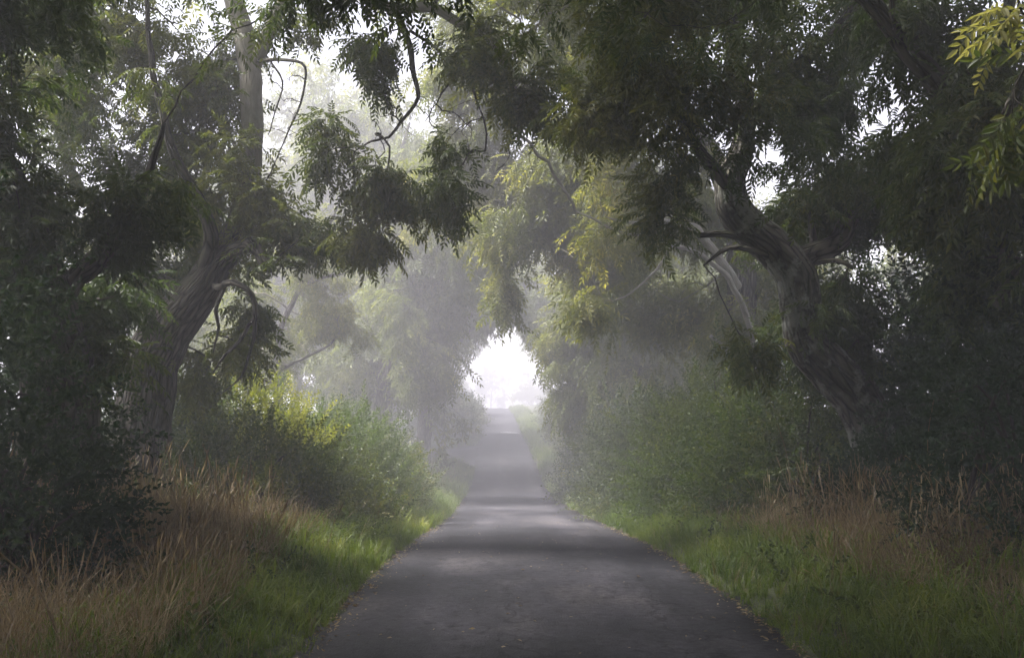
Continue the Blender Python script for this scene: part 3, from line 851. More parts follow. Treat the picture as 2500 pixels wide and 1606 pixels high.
# --- ash at the far right edge, limb sweeping over the top right corner
def far_right_ash():
    r = S()
    D = 8.6
    b = ground_pt(2700, D) - np.array([0, 0, .15])
    trunk = [b] + pts([(2690, 1100, D), (2650, 800, D), (2580, 600, D), (2500, 470, D), (2420, 375, D), (2350, 285, D), (2290, 205, D)])
    limbs = [(trunk, [.38, .32, .28, .25, .21, .17, .145, .12]),
        (pts([(2300, 215, D), (2262, 170, D - .05), (2215, 115, D - .1), (2170, 60, D - .15), (2110, -5, D - .2), (2000, -120, D - .5), (1800, -300, D - 1), (1500, -500, D - 2)]), [.1, .095, .085, .08, .075, .06, .045, .02]),
        (pts([(2300, 215, D), (2360, 200, D - .1), (2420, 120, D - .1), (2470, 0, D), (2500, -200, D)]), [.09, .075, .06, .05, .02]),
        (pts([(2215, 115, D - .1), (2180, 40, D - .3), (2170, -30, D - .4)]), [.035, .03, .02]),
        (pts([(2580, 600, D), (2500, 660, D - .2), (2430, 740, D - .3)]), [.1, .08, .05]),
        (pts([(2470, 450, D), (2440, 500, D - .2), (2455, 570, D - .2), (2440, 640, D - .3)]), [.035, .03, .025, .012]),
        (pts([(2420, 350, D), (2500, 200, D - 2), (2550, 80, D - 3.2)]), [.05, .04, .02]),
    ]
    T = np.vstack([blob(r, 2330, 60, D, 130, 90, .8, 30), blob(r, 2440, 210, D - .6, 90, 110, .6, 22), blob(r, 2350, 350, D - .3, 120, 60, .5, 26), blob(r, 2420, 430, D - .2, 110, 70, .6, 26),
        blob(r, 2240, 280, D + .4, 60, 60, .5, 8), blob(r, 2430, 600, D, 110, 60, .6, 18), blob(r, 2490, 50, 5.6, 35, 45, .25, 3), blob(r, 2510, 250, 5.4, 30, 45, .2, 3),
        blob(r, 2200, 10, D, 70, 60, .5, 10), blob(r, 2700, 300, D, 250, 400, 2, 50), blob(r, 2300, -400, D - .5, 500, 260, 2.4, 160), blob(r, 1700, -700, D - 3, 700, 250, 2.4, 200)])
    make_tree("ash_tree", "ash at the right picture edge, its smooth limb crossing the top right corner", b, limbs, T, 16, T_HI, M_LEAF_DIM, 14, bark=M_BARK, sides=24,
              accent=(M_LEAF_YELLOW, lambda t: t[1] < 6.3 and t[2] > 3.7 and t[0] < 3.2))  # yellow stands for sunlight on the near spray, put into its leaf colour


# --- slender pale leaning tree behind the nettles, left
def slender_tree():
    r = S()
    D = 24.0
    b = ground_pt(690, D) - np.array([0, 0, .1])
    trunk = [b] + pts([(682, 1000, D), (676, 900, D), (680, 840, D), (698, 770, D), (730, 710, D), (775, 680, D), (830, 668, D), (868, 660, D), (872, 645, D), (850, 632, D)])
    limbs = [(trunk, [.11, .095, .085, .075, .068, .058, .048, .036, .026, .02, .012]),
        (pts([(730, 710, D), (760, 640, D + .5), (800, 560, D + .8), (840, 470, D + 1)]), [.06, .05, .04, .02]),
        (pts([(690, 900, D), (715, 885, D - .4), (750, 870, D - .5), (800, 845, D - .6), (830, 810, D - .6)]), [.05, .045, .035, .03, .015]),
        (pts([(690, 930, D), (650, 930, D - .6), (615, 905, D - .8), (590, 880, D - 1)]), [.05, .045, .04, .025])]
    T = np.vstack([blob(r, 760, 640, D, 110, 60, 1.3, 40), blob(r, 820, 760, D, 80, 60, 1.0, 34), blob(r, 650, 750, D + 1, 90, 120, 1.3, 30), blob(r, 560, 830, D + 1.5, 120, 110, 1.5, 60), blob(r, 770, 520, D + 1.5, 90, 90, 1.3, 14), blob(r, 640, 880, D, 80, 50, 1.0, 16)])
    bare = np.vstack([blob(r, 780, 700, D - .3, 110, 80, 1, 26), blob(r, 730, 850, D - .6, 60, 50, .7, 12)])
    make_tree("slender_tree", "slim pale stem leaning over to the right behind the nettle bank", b, limbs, T, 18, T_MID, M_LEAF_OLIVE, 15, bark=M_BARK, twig=M_TWIG_PALE, bare=bare, sides=14, tip_r=.005, lscale=1.05)


# --- second ash on the left, arching over the lane in the mist
def left_second():
    r = S()
    D = 33.0
    b = ground_pt(925, D) - np.array([0, 0, .15])
    trunk = [b] + pts([(930, 1020, D), (938, 940, D), (952, 870, D), (965, 800, D), (975, 700, D), (960, 560, D), (970, 420, D + .5), (1000, 300, D + 1)])
    limbs = [(trunk, [.45, .38, .33, .3, .27, .22, .17, .1, .04]),
        (pts([(950, 880, D), (1000, 820, D - .5), (1040, 760, D - 1), (1075, 690, D - 1.5)]), [.17, .14, .09, .04]),
        (pts([(965, 800, D), (1040, 660, D - 1), (1120, 560, D - 1.5), (1210, 500, D - 2)]), [.16, .12, .08, .04]),
        (pts([(972, 720, D), (900, 620, D), (850, 520, D + 1)]), [.12, .08, .03])]
    T = np.vstack([blob(r, 1010, 560, D - .5, 120, 90, 2, 80), blob(r, 1080, 610, D - 1.5, 100, 80, 2, 80), blob(r, 960, 680, D - 1, 80, 90, 1.8, 50), blob(r, 1040, 750, D - 1, 80, 90, 2, 66), blob(r, 1010, 860, D - 1, 80, 50, 1.8, 52), blob(r, 1130, 520, D, 120, 80, 2.5, 70), blob(r, 1190, 580, D + 3, 90, 40, 2.5, 40), blob(r, 1120, 400, D + 1, 150, 100, 3, 70),
        blob(r, 1060, 740, D - .5, 60, 50, 1.5, 34), blob(r, 1040, 870, D, 40, 30, 1.2, 12), blob(r, 900, 820, D + 1, 60, 100, 1.6, 34), blob(r, 830, 900, D + 1, 80, 60, 1.5, 26), blob(r, 1000, 420, D + 1, 130, 80, 2.5, 40), blob(r, 880, 620, D + 2, 60, 80, 1.5, 16)])
    make_tree("ash_tree", "mist-greyed ash with drooping crown arching over the lane beyond the nettle bank", b, limbs, T, 26, T_MID, M_LEAF_MISTY, 16, sides=16, tip_r=.005, lscale=1.6, spread=.8, droop=.9)


# --- second ash on the right: olive crown and long bare pale branches over the lane
def right_second():
    r = S()
    D = 20.0
    b = ground_pt(1815, D) - np.array([0, 0, .15])
    trunk = [b] + pts([(1815, 1000, D), (1812, 880, D), (1806, 760, D), (1810, 640, D), (1790, 520, D), (1740, 380, D), (1660, 240, D + .3), (1600, 100, D + .5), (1560, -100, D + .5)])
    limbs = [(trunk, [.42, .36, .32, .3, .28, .24, .2, .15, .1, .05]),
        (pts([(1850, 900, D - 1.3), (1840, 830, D - 1.4), (1812, 745, D - 1.5), (1770, 670, D - 1.6), (1700, 615, D - 1.8), (1640, 600, D - 2), (1590, 575, D - 2.2), (1520, 570, D - 2.2), (1440, 530, D - 2.3), (1405, 515, D - 2.3)]), [.07, .066, .06, .052, .044, .037, .031, .026, .019, .01]),
        (pts([(1800, 700, D - .3), (1730, 600, D - 1), (1690, 555, D - 1.5), (1600, 540, D - 2), (1540, 545, D - 2.2), (1480, 530, D - 2.4)]), [.1, .085, .07, .04, .028, .012]),
        (pts([(1640, 600, D - 2), (1600, 660, D - 2.2), (1540, 715, D - 2.3), (1495, 735, D - 2.3)]), [.03, .022, .016, .008]),
        (pts([(1820, 890, D - .5), (1780, 860, D - 1), (1735, 820, D - 1.3)]), [.06, .05, .035]),
        (pts([(1760, 430, D), (1620, 370, D + .5), (1480, 340, D + 1), (1330, 330, D + 1.5)]), [.14, .11, .08, .03]),
        (pts([(1660, 240, D + .3), (1500, 160, D + 1), (1340, 100, D + 2), (1180, 80, D + 3)]), [.12, .09, .06, .03])]
    T = np.vstack([blob(r, 1420, 420, D + 1, 150, 110, 1.8, 90), blob(r, 1300, 340, D + 1.5, 140, 110, 1.8, 74), blob(r, 1430, 180, D + 1, 150, 120, 1.8, 74), blob(r, 1280, 90, D + 2, 160, 110, 2, 64), blob(r, 1560, 420, D + .5, 110, 120, 1.6, 56),
        blob(r, 1280, 520, D + 1.5, 130, 70, 1.5, 50), blob(r, 1150, 250, D + 3, 120, 150, 1.8, 70), blob(r, 1080, 400, D + 5, 120, 100, 1.8, 44), blob(r, 1200, 420, D + 3, 110, 90, 1.6, 44), blob(r, 1500, 610, D + 3, 120, 60, 1.3, 34), blob(r, 1640, 710, D + 2, 100, 60, 1.2, 30), blob(r, 1860, 700, D + 1, 110, 140, 1.5, 40),
        blob(r, 1232, 640, D + 1.5, 22, 50, .3, 7), blob(r, 1800, 760, D - 1, 60, 40, .5, 10), blob(r, 1450, 700, D - 1.8, 60, 35, .5, 9), blob(r, 1500, 530, D - 1.9, 120, 30, .6, 6), blob(r, 1700, 450, D, 100, 90, 1.2, 34), blob(r, 1500, -250, D + 1, 560, 220, 4, 260), blob(r, 1100, 20, D + 4, 100, 80, 2, 26)])
    T = np.vstack([T, ball(r, (-.3, 15.5, 10.0), (4.2, 3.5, 1.6), 260)])  # unseen leaf mass added high over the lane to shade it
    bare = np.vstack([blob(r, 1480, 560, D - 2, 120, 60, .6, 34), blob(r, 1620, 640, D - 1.8, 80, 80, .6, 26), blob(r, 1420, 640, D - .8, 100, 50, .8, 12)])
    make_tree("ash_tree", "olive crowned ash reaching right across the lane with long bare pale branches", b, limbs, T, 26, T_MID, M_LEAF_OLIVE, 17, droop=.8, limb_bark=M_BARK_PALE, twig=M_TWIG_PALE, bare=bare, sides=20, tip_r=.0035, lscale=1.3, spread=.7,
              accent=(M_LEAF_YELLOW, lambda t: abs(t[0] + .05) < .55 and 4.2 < t[2] < 5.2))


def right_third():
    r = S()
    D = 30.0
    b = ground_pt(1565, D) - np.array([0, 0, .15])
    trunk = [b] + pts([(1562, 980, D), (1555, 850, D), (1545, 720, D), (1530, 600, D), (1500, 480, D), (1470, 340, D)])
    limbs = [(trunk, [.42, .38, .32, .28, .22, .15, .05]),
        (pts([(1550, 820, D), (1480, 760, D - .5), (1400, 720, D - 1)]), [.14, .1, .04]),
        (pts([(1540, 700, D), (1440, 600, D - .5), (1330, 560, D - 1)]), [.14, .1, .04]),
        (pts([(1550, 760, D), (1640, 660, D), (1720, 560, D)]), [.13, .1, .04])]
    T = np.vstack([blob(r, 1420, 800, D - .5, 75, 90, 1.6, 66), blob(r, 1470, 900, D - .8, 90, 50, 1.4, 50), blob(r, 1450, 680, D - .5, 100, 80, 2, 64), blob(r, 1560, 760, D - .8, 110, 120, 1.8, 90), blob(r, 1380, 600, D, 110, 70, 2, 50),
        blob(r, 1600, 600, D, 120, 100, 2, 60), blob(r, 1660, 850, D + 1, 70, 100, 1.5, 46), blob(r, 1480, 480, D + 1, 130, 90, 2, 46), blob(r, 1430, 950, D - .8, 50, 25, 1, 12)])
    make_tree("ash_tree", "dense green ash with low drooping skirt over the right verge, third from the camera", b, limbs, T, 28, T_MID, M_LEAF_MISTY, 18, sides=16, tip_r=.005, lscale=1.5, spread=.8, droop=.9)


def side_tree(D, sx, sp, label, seed, h=13, lean=0, dens=1.0, temps=T_LOW, group=None, ls=1.35, x=None, leaves=22):
    """a roadside ash further off, with its own limbs and crown"""
    r = np.random.RandomState(seed)
    b = (ground_pt(sx, D) if x is None else np.array([x, D, float(gz(x, D))])) - np.array([0, 0, .2])
    s = 1 if lean >= 0 else -1
    top = b + np.array([lean * .5, r.normal(0, .5), h * .8])
    trunk = [b, b + np.array([lean * .05, 0, h * .12]), b + np.array([lean * .15 + r.normal(0, .2), 0, h * .3]), b + np.array([lean * .3, r.normal(0, .3), h * .55]), top]
    limbs = [(trunk, [.42, .34, .28, .18, .05])]
    T = [ball(r, b + np.array([lean * .4, 0, h * .72]), (sp * .8, sp * .8, h * .26), int(110 * dens))]
    for k in range(7):
        a = k * 2.4 + r.rand()
        hz = h * (.26 + .07 * k)
        q0 = b + np.array([lean * .15 * hz / h * 3, 0, hz])
        rr = sp * r.uniform(.75, 1.05)
        q2 = q0 + np.array([math.cos(a) * rr + lean * .35, math.sin(a) * rr, h * r.uniform(.0, .14)])
        if x is None and abs(q2[0] - cx(q2[1])) < 3.6: q2[2] = max(q2[2], float(rz(q2[1])) + 7.5)
        q1 = (q0 + q2) / 2 + np.array([0, 0, h * .06])
        limbs.append(([q0, q1, q2], [.13, .09, .03]))
        T.append(ball(r, q2 + np.array([0, 0, -h * .03]), (sp * .42, sp * .42, h * .13), int(38 * dens)))
    T = np.vstack(T)
    if x is None: T = T[T[:, 2] > rz(T[:, 1]) + 7.9 - .4 * (T[:, 0] - cx(T[:, 1])) ** 2]      # the lane is kept clear by passing lorries
    return make_tree("ash_tree", label, b, limbs, T, leaves, temps, M_LEAF_MISTY, seed, sides=10, tip_r=.008, lscale=ls, spread=.8, droop=.9, group=group, roof=x is not None)


def copy_tree(o, loc, rot, s, label):
    c = o.copy(); col.objects.link(c)
    c.location = loc; c.rotation_euler = (0, 0, rot); c.scale = (s, s, s)
    c['label'] = label
    for ch in o.children:
        d = ch.copy(); col.objects.link(d); d.parent = c
    return c


left_ash(); far_left_ash(); right_ash(); far_right_ash()
slender_tree(); left_second(); right_second(); right_third()

G1 = "misty ash trees lining the lane further off"
tA = side_tree(46, 1030, 4.2, "grey ash in the mist just before the side turning on the left", 31, h=13.5, lean=2.2, group=G1, dens=1.2)
tB = side_tree(52, 1460, 4.4, "grey ash in the mist on the right opposite the side turning", 32, h=14, lean=-2.2, group=G1, dens=1.2)
tC = side_tree(62, 830, 5.5, "tall pale ash standing in the mist behind the left hand crowns", 33, h=24, lean=.5, group=G1, dens=1.3, ls=1.6)


def far_copy(src, sx, D, rot, s, label, dz=.2):
    x = (sx - 1250) / F * D
    return copy_tree(src, (x, D, float(gz(x, D)) - dz), rot, s, label)


far_copy(tC, 930, 70, 1.4, 1.0, "tallest pale tree crown rising in the mist above the left row")
far_copy(tC, 800, 44, 5.1, .84, "dim grey ash rising behind the trunk fork of the big leaning ash")
far_copy(tC, 720, 55, 3.2, .85, "broad pale tree in the mist left of the tallest one")
far_copy(tB, 955, 68, .3 + math.pi, .95, "ash just past the side turning, first left tree on the far rise")
far_copy(tA, 1465, 70, 2.9, .95, "ash at the foot of the far rise, crown edge meeting the bright gap")
far_copy(tA, 965, 84, .5, .95, "faint ash halfway up the far rise left of the lane")
far_copy(tB, 1460, 86, .2, .95, "faint ash halfway up the far rise right of the lane")
far_copy(tB, 1035, 104, 2.6, .9, "very faint ash near the crest left of the bright gap")
far_copy(tA, 1425, 106, 3.4, .9, "very faint ash near the crest right of the bright gap")
# unseen trees added beside and behind the camera to shade the near lane
tN = side_tree(3.0, 0, 6.0, "unseen ash added left of the camera to shade the near lane", 41, h=15, lean=3.0, temps=T_LOW, dens=2.6, ls=1.3, x=-7.0, leaves=20)
tM = side_tree(2.0, 0, 6.0, "unseen ash added right of the camera to shade the near lane", 42, h=15, lean=-3.0, temps=T_LOW, dens=2.6, ls=1.3, x=7.2, leaves=20)
copy_tree(tM, (-6.2, -9.0, float(gz(-6.2, -9.0)) - .2), math.pi, 1.0, "unseen ash added for shade behind the camera on the left")
copy_tree(tN, (6.2, -8.0, float(gz(6.2, -8.0)) - .2), math.pi, 1.0, "unseen ash added for shade behind the camera on the right")
copy_tree(tN, (-6.2, -19.0, float(gz(-6.2, -19.0)) - .2), .2, 1.0, "unseen ash added for shade well behind the camera on the left")
copy_tree(tM, (6.2, -19.0, float(gz(6.2, -19.0)) - .2), -.3, 1.0, "unseen ash added for shade well behind the camera on the right")
far_copy(tC, 1600, 48, 2.0, .7, "tall ash behind the right hand row, seen only through gaps")
far_copy(tC, 600, 40, 4.0, .62, "tall ash left of the pale slender tree, dim behind the leaves")
far_copy(tC, 330, 34, 1.0, .45, "round ash in the field seen through gaps of the big leaning ash")
far_copy(tA, 1900, 34, 1.0, .8, "ash behind the S-bent trunk, seen through its leaves")
far_copy(tB, 1110, 158, 1.0, .75, "ghostly ash added beyond the crest to dim the left half of the bright gap", 3.2)  # this tree and the next are added to dull the glow at the lane's end
far_copy(tA, 1300, 165, 4.2, .75, "ghostly ash added beyond the crest to dim the right half of the bright gap", 3.2)
far_copy(tC, 1200, 190, 0.4, .5, "palest tree shape far beyond the crest, dead ahead")
far_copy(tC, 2450, 30, 3.0, .42, "round ash in the misty field at the right picture edge")

# ------------------------------------------------------------------ shrubs and hedges
def shrub(name, label, cxw, cyw, R, n, temps, mat, seed, cat="shrub", scale=1.0, stems=20, group=None, updir=.55, base_z=None, fill=.35, accent=None, twig=None):
    """a bush: arching stems from the base and leafy shoots over a lumpy mound; R = (rx, ry, height)"""
    rg = np.random.RandomState(seed)
    z0 = float(gz(cxw, cyw)) if base_z is None else base_z
    base = np.array([cxw, cyw, z0])
    root = empty(name, tuple(base), label, cat, group)
    a = rg.uniform(0, 2 * math.pi, n)
    ph = np.arccos(rg.uniform(-.05, 1, n))           # polar angle from the top
    d = np.stack([np.sin(ph) * np.cos(a), np.sin(ph) * np.sin(a), np.cos(ph)], 1)
    lump = 1 + .36 * wob(d * 2.6, seed) + .2 * wob(d * 6.0, seed + 1)
    rr = lump * (1 - fill * rg.rand(n) ** 1.5)
    p = d * rr[:, None] * np.array([R[0], R[1], R[2]])
    low = rg.rand(n) < .22                              # skirt of leaves right down to the ground
    p[low, 2] *= rg.rand(low.sum()) * .6
    p = p + base
    g = gz(p[:, 0], p[:, 1])
    p[:, 2] = np.maximum(p[:, 2], g + .08)
    dirs = d * np.array([1, 1, .6]) + rg.normal(0, .45, (n, 3)) + np.array([0, 0, updir])
    m = MB()
    for k in range(stems):
        q = p[rg.randint(n)]
        q = base + (q - base) * (1 + .14 * rg.rand())
        s0 = base + np.array([rg.normal(0, R[0] * .2), rg.normal(0, R[1] * .2), -.05])
        mid = (s0 + q) / 2 + np.array([0, 0, .25 * R[2]])
        pp, r_ = smooth_path([s0, mid, q], [.02, .014, .005], .12)
        tube(m, pp, r_, 5, 0, cap=False)
    m.build("stem", twig or M_TWIG, root, base)
    m = MB()
    sc_ = scale * rg.uniform(.75, 1.2, n)
    if accent:
        k = np.array([accent[1](q) for q in p])
        scatter(m, temps, p[~k], dirs[~k], sc_[~k], rg, 0)
        if k.any(): scatter(m, temps, p[k], dirs[k], sc_[k], rg, 1)
        m.build("foliage", [mat, accent[0]], root, base)
    else:
        scatter(m, temps, p, dirs, sc_, rg, 0)
        m.build("foliage", mat, root, base)
    return root


def at(sx, D): return (sx - 1250) / F * D


# left: bramble and ivy mass at the very left edge
shrub("bramble", "dark blue-green bramble mass at the left picture edge under the thick trunk", at(-60, 7.4), 7.4, (.85, .9, 2.6), 800, T_SHOOT_HI, M_HEDGE_DIM, 51, "bramble", .85, updir=.0)
shrub("bramble", "low dark bramble arching over the dry grass at lower left", at(80, 6.9), 6.9, (.5, .5, 1.0), 300, T_SHOOT_HI, M_HEDGE_DIM, 52, "bramble", .75, updir=.1)
shrub("elder_bush", "dark elder filling the space between the two left trunks", at(50, 10.4), 10.4, (.85, .9, 2.2), 600, T_SHOOT_HI, M_HEDGE_DIM, 53, "bush", 1.0)
shrub("elder_bush", "dark bush at the foot of the big leaning ash", at(490, 15.2), 15.2, (1.1, 1.0, 1.5), 700, T_SHOOT_HI, M_HEDGE, 54, "bush", 1.0)
# left: nettle bank
NB = lambda q: (abs(q[0] - at(690, 16)) < .75 and q[2] > .55 and q[1] < 16.6) or False  # upper front patch that gets the sunlit leaf colour
shrub("nettle_bank", "tall nettles with upper leaves coloured as sunlit between the leaning ash and the lane", at(640, 16.2), 16.2, (1.5, 1.5, 1.65), 1500, T_NETTLE, M_NETTLE, 55, "nettles", 1.0, updir=1.0, accent=(M_NETTLE_LIT, NB))
shrub("nettle_bank", "pale green nettle heap sloping down to the left verge", at(780, 18.2), 18.2, (1.5, 1.6, 1.65), 1500, T_NETTLE, M_NETTLE, 56, "nettles", 1.0, updir=1.0)
shrub("nettle_bank", "dark lower nettles at the right end of the left bank", at(862, 21.0), 21.0, (1.3, 1.8, 1.5), 1200, T_NETTLE, M_HEDGE, 57, "nettles", 1.0, updir=.8)
shrub("nettle_bank", "dark undergrowth mound in front of the sunlit-coloured nettles", at(610, 13.2), 13.2, (1.1, 1.0, 1.15), 900, T_NETTLE, M_HEDGE, 58, "nettles", .9, updir=.8)
shrub("nettle_bank", "low brownish nettle clump beside the left verge grass", at(790, 15.2), 15.2, (1.0, 1.2, .95), 800, T_NETTLE, M_HEDGE, 59, "nettles", .9, updir=.8)
shrub("hawthorn_bush", "misty bush under the second ash on the left", at(860, 28), 28.0, (1.6, 2.6, 2.2), 1300, T_SHOOT, M_HEDGE, 60, "bush", 1.3)
shrub("hawthorn_bush", "misty bush before the side turning on the left", at(900, 38), 38.0, (1.7, 4.0, 2.0), 1100, T_SHOOT_LOW, M_HEDGE, 61, "bush", 1.1)
shrub("hawthorn_bush", "pale grass-fringed bush just past the side turning", at(1085, 66), 66.0, (2.0, 5.0, 2.4), 900, T_SHOOT_LOW, M_HEDGE, 62, "bush", 1.5)
shrub("hawthorn_bush", "grey hedge bush high on the far left rise", at(1105, 82), 82.0, (2.0, 7.0, 2.2), 900, T_SHOOT_LOW, M_HEDGE, 63, "bush", 1.8)
# right hedge
shrub("willow_bush", "feathery bright green bush left of the S-bent trunk", at(1880, 14.2), 14.2, (1.0, 1.2, 1.95), 1500, T_NETTLE, M_NETTLE, 64, "bush", 1.0, updir=.5, stems=14)
shrub("willow_bush", "feathery olive bush behind the bright green one on the right", at(1740, 16.8), 16.8, (1.3, 1.4, 2.15), 1700, T_NETTLE, M_NETTLE, 65, "bush", 1.05, updir=.5)
shrub("hedge_bush", "dark hedge bush where the right hedge nears the lane", at(1650, 20.0), 20.0, (1.3, 1.8, 2.0), 1600, T_NETTLE, M_HEDGE, 66, "bush", 1.15, updir=.4)
shrub("hedge_bush", "rounded dark bush under the drooping skirt of the third right ash", at(1550, 25.0), 25.0, (1.3, 2.4, 2.6), 1500, T_SHOOT, M_HEDGE, 67, "bush", 1.2)
shrub("hedge_bush", "pale straw-topped bush lit beyond the drooping skirt", at(1490, 32.0), 32.0, (1.3, 3.0, 2.9), 1300, T_SHOOT, M_NETTLE, 68, "bush", 1.3)
shrub("hedge_bush", "misty right hedge bush beside the dip of the lane", at(1505, 41.0), 41.0, (1.6, 4.5, 2.9), 1200, T_SHOOT_LOW, M_HEDGE, 69, "bush", 1.2)
shrub("hedge_bush", "faint right hedge bush at the start of the far rise", at(1432, 58.0), 58.0, (1.6, 6.0, 2.8), 1000, T_SHOOT_LOW, M_HEDGE, 70, "bush", 1.6)
shrub("hedge_bush", "very faint right hedge bush near the crest", at(1388, 80.0), 80.0, (1.8, 8.0, 2.4), 900, T_SHOOT_LOW, M_HEDGE, 71, "bush", 1.9)
shrub("hawthorn_bush", "black-green hawthorn right of the S-bent trunk", at(2340, 12.4), 12.4, (1.1, 1.2, 3.1), 1400, T_SHOOT_HI, M_HEDGE_DIM, 72, "bush", .95, updir=.1)
shrub("hawthorn_bush", "near-black hawthorn at the right picture edge", at(2520, 8.8), 8.8, (.95, 1.2, 2.6), 1200, T_SHOOT_HI, M_HEDGE_DIM, 73, "bush", .85, updir=.1)
shrub("hawthorn_bush", "dark low bush in front of the S-bent trunk's foot", at(2170, 11.2), 11.2, (.75, .6, .85), 500, T_SHOOT_HI, M_HEDGE_DIM, 74, "bush", .85, updir=.2)
shrub("hawthorn_bush", "dark tangle between the feathery bush and the S-bent trunk", at(1960, 13.2), 13.2, (.8, .8, 1.7), 700, T_SHOOT_HI, M_HEDGE, 75, "bush", .9, updir=.3)
shrub("hedge_bush", "dark hedge behind the thick left trunk, against the field", at(100, 15.4), 15.4, (2.2, 1.2, 2.4), 1300, T_SHOOT, M_HEDGE_DIM, 77, "bush", 1.2, updir=.1)
shrub("hedge_bush", "dark tall hedge behind the S-bent trunk, against the field", at(2230, 16.0), 16.0, (2.2, 1.4, 3.4), 1800, T_SHOOT, M_HEDGE_DIM, 78, "bush", 1.25, updir=.1)
shrub("hedge_bush", "dark tall hedge filling the right picture edge behind the hawthorns", at(2480, 12.0), 12.0, (1.7, 1.3, 3.2), 1500, T_SHOOT, M_HEDGE_DIM, 79, "bush", 1.15, updir=.1)
shrub("bracken", "small bright yellow-green bracken patch on the left verge", at(845, 11.9), 11.9, (.3, .3, .2), 90, T_NETTLE, M_NETTLE, 76, "bracken", .6, stems=4)

# ------------------------------------------------------------------ grass
def blade_tuft(rg, n, h, wd, lean, r0=.05):
    V, Q = [], []
    for i in range(n):
        a = rg.uniform(0, 2 * math.pi); b = rg.uniform(0, 2 * math.pi)
        o = np.array([math.cos(b), math.sin(b), 0]) * r0 * rg.rand()
        d = np.array([math.cos(a), math.sin(a), 0])
        s = np.array([-d[1], d[0], 0])
        hh = h * rg.uniform(.5, 1.15); ln = lean * rg.uniform(.3, 1.3) * hh
        w0 = wd * rg.uniform(.7, 1.2)
        pt = [o, o + d * ln * .18 + np.array([0, 0, hh * .45]), o + d * ln * .5 + np.array([0, 0, hh * .8]), o + d * ln + np.array([0, 0, hh * (1 - .25 * min(1, lean))])]
        ws = [w0, w0 * .9, w0 * .6, w0 * .08]
        k = len(V)
        for p_, w_ in zip(pt, ws): V += [p_ - s * w_ / 2, p_ + s * w_ / 2]
        for j in range(3): Q.append([k + 2 * j, k + 2 * j + 1, k + 2 * j + 3, k + 2 * j + 2])
    return np.array(V), np.array(Q)


def stalk_tuft(rg, n, h, wd):
    """dry stalks with a narrow seed head"""
    V, Q = [], []
    for i in range(n):
        a = rg.uniform(0, 6.28)
        d = np.array([math.cos(a), math.sin(a), 0]); s = np.array([-d[1], d[0], 0])
        o = np.array([rg.normal(0, .04), rg.normal(0, .04), 0])
        hh = h * rg.uniform(.6, 1.1); ln = hh * rg.uniform(.05, .45)
        pt = [o, o + d * ln * .3 + np.array([0, 0, hh * .5]), o + d * ln * .7 + np.array([0, 0, hh * .82]), o + d * ln * .85 + np.array([0, 0, hh * .92]), o + d * ln + np.array([0, 0, hh])]
        ws = [wd, wd * .8, wd * .6, wd * rg.uniform(1.6, 3.2), wd * .4]
        k = len(V)
        for p_, w_ in zip(pt, ws): V += [p_ - s * w_ / 2, p_ + s * w_ / 2]
        for j in range(4): Q.append([k + 2 * j, k + 2 * j + 1, k + 2 * j + 3, k + 2 * j + 2])
    return np.array(V), np.array(Q)


rgG = np.random.RandomState(77)
TG_SHORT = [blade_tuft(rgG, 12, .19, .007, .8, .05) for _ in range(8)]
TG_LONG = [blade_tuft(rgG, 12, .38, .012, 1.0, .06) for _ in range(8)]
TG_DRY = [blade_tuft(rgG, 9, .5, .006, .55, .06) for _ in range(8)]
TG_STALK = [stalk_tuft(rgG, 5, .95, .006) for _ in range(8)]
TG_COARSE = [blade_tuft(rgG, 8, .4, .022, .8, .09) for _ in range(6)]


def place_grass(mb, temps, x, y, scale, rg, tilt=.18, mat=0):
    N = len(x)
    a = rg.uniform(0, 2 * math.pi, N)
    up = unit(np.stack([rg.normal(0, tilt, N), rg.normal(0, tilt, N), np.ones(N)], 1))
    ex = np.stack([np.cos(a), np.sin(a), np.zeros(N)], 1)
    ex = unit(ex - up * (ex * up).sum(1, keepdims=True)); ey = np.cross(up, ex)
    R = np.stack([ex, ey, up], 1)
    pos = np.stack([x, y, gz(x, y) - .01], 1)
    which = rg.randint(0, len(temps), N)
    for k, (tv, tq) in enumerate(temps):
        s = np.where(which == k)[0]
        if not len(s): continue
        V = np.einsum('vi,nij->nvj', tv, R[s]) * scale[s][:, None, None] + pos[s][:, None, :]
        Q = tq[None] + (np.arange(len(s)) * len(tv))[:, None, None]
        mb.add(V.reshape(-1, 3), Q.reshape(-1, 4), mat)


def strip(rg, side, y0, y1, s0, s1, dens, power=1.0):
    """random points on the verge: s metres out from the lane edge"""
    n = int((y1 - y0) * (s1 - s0) * dens)
    y = rg.uniform(y0, y1, n)
    s = s0 + (s1 - s0) * rg.rand(n) ** power
    x = cx(y) + side * (HALF + s)
    k = side_mask(x, y) < .05
    return x[k], y[k], s[k]


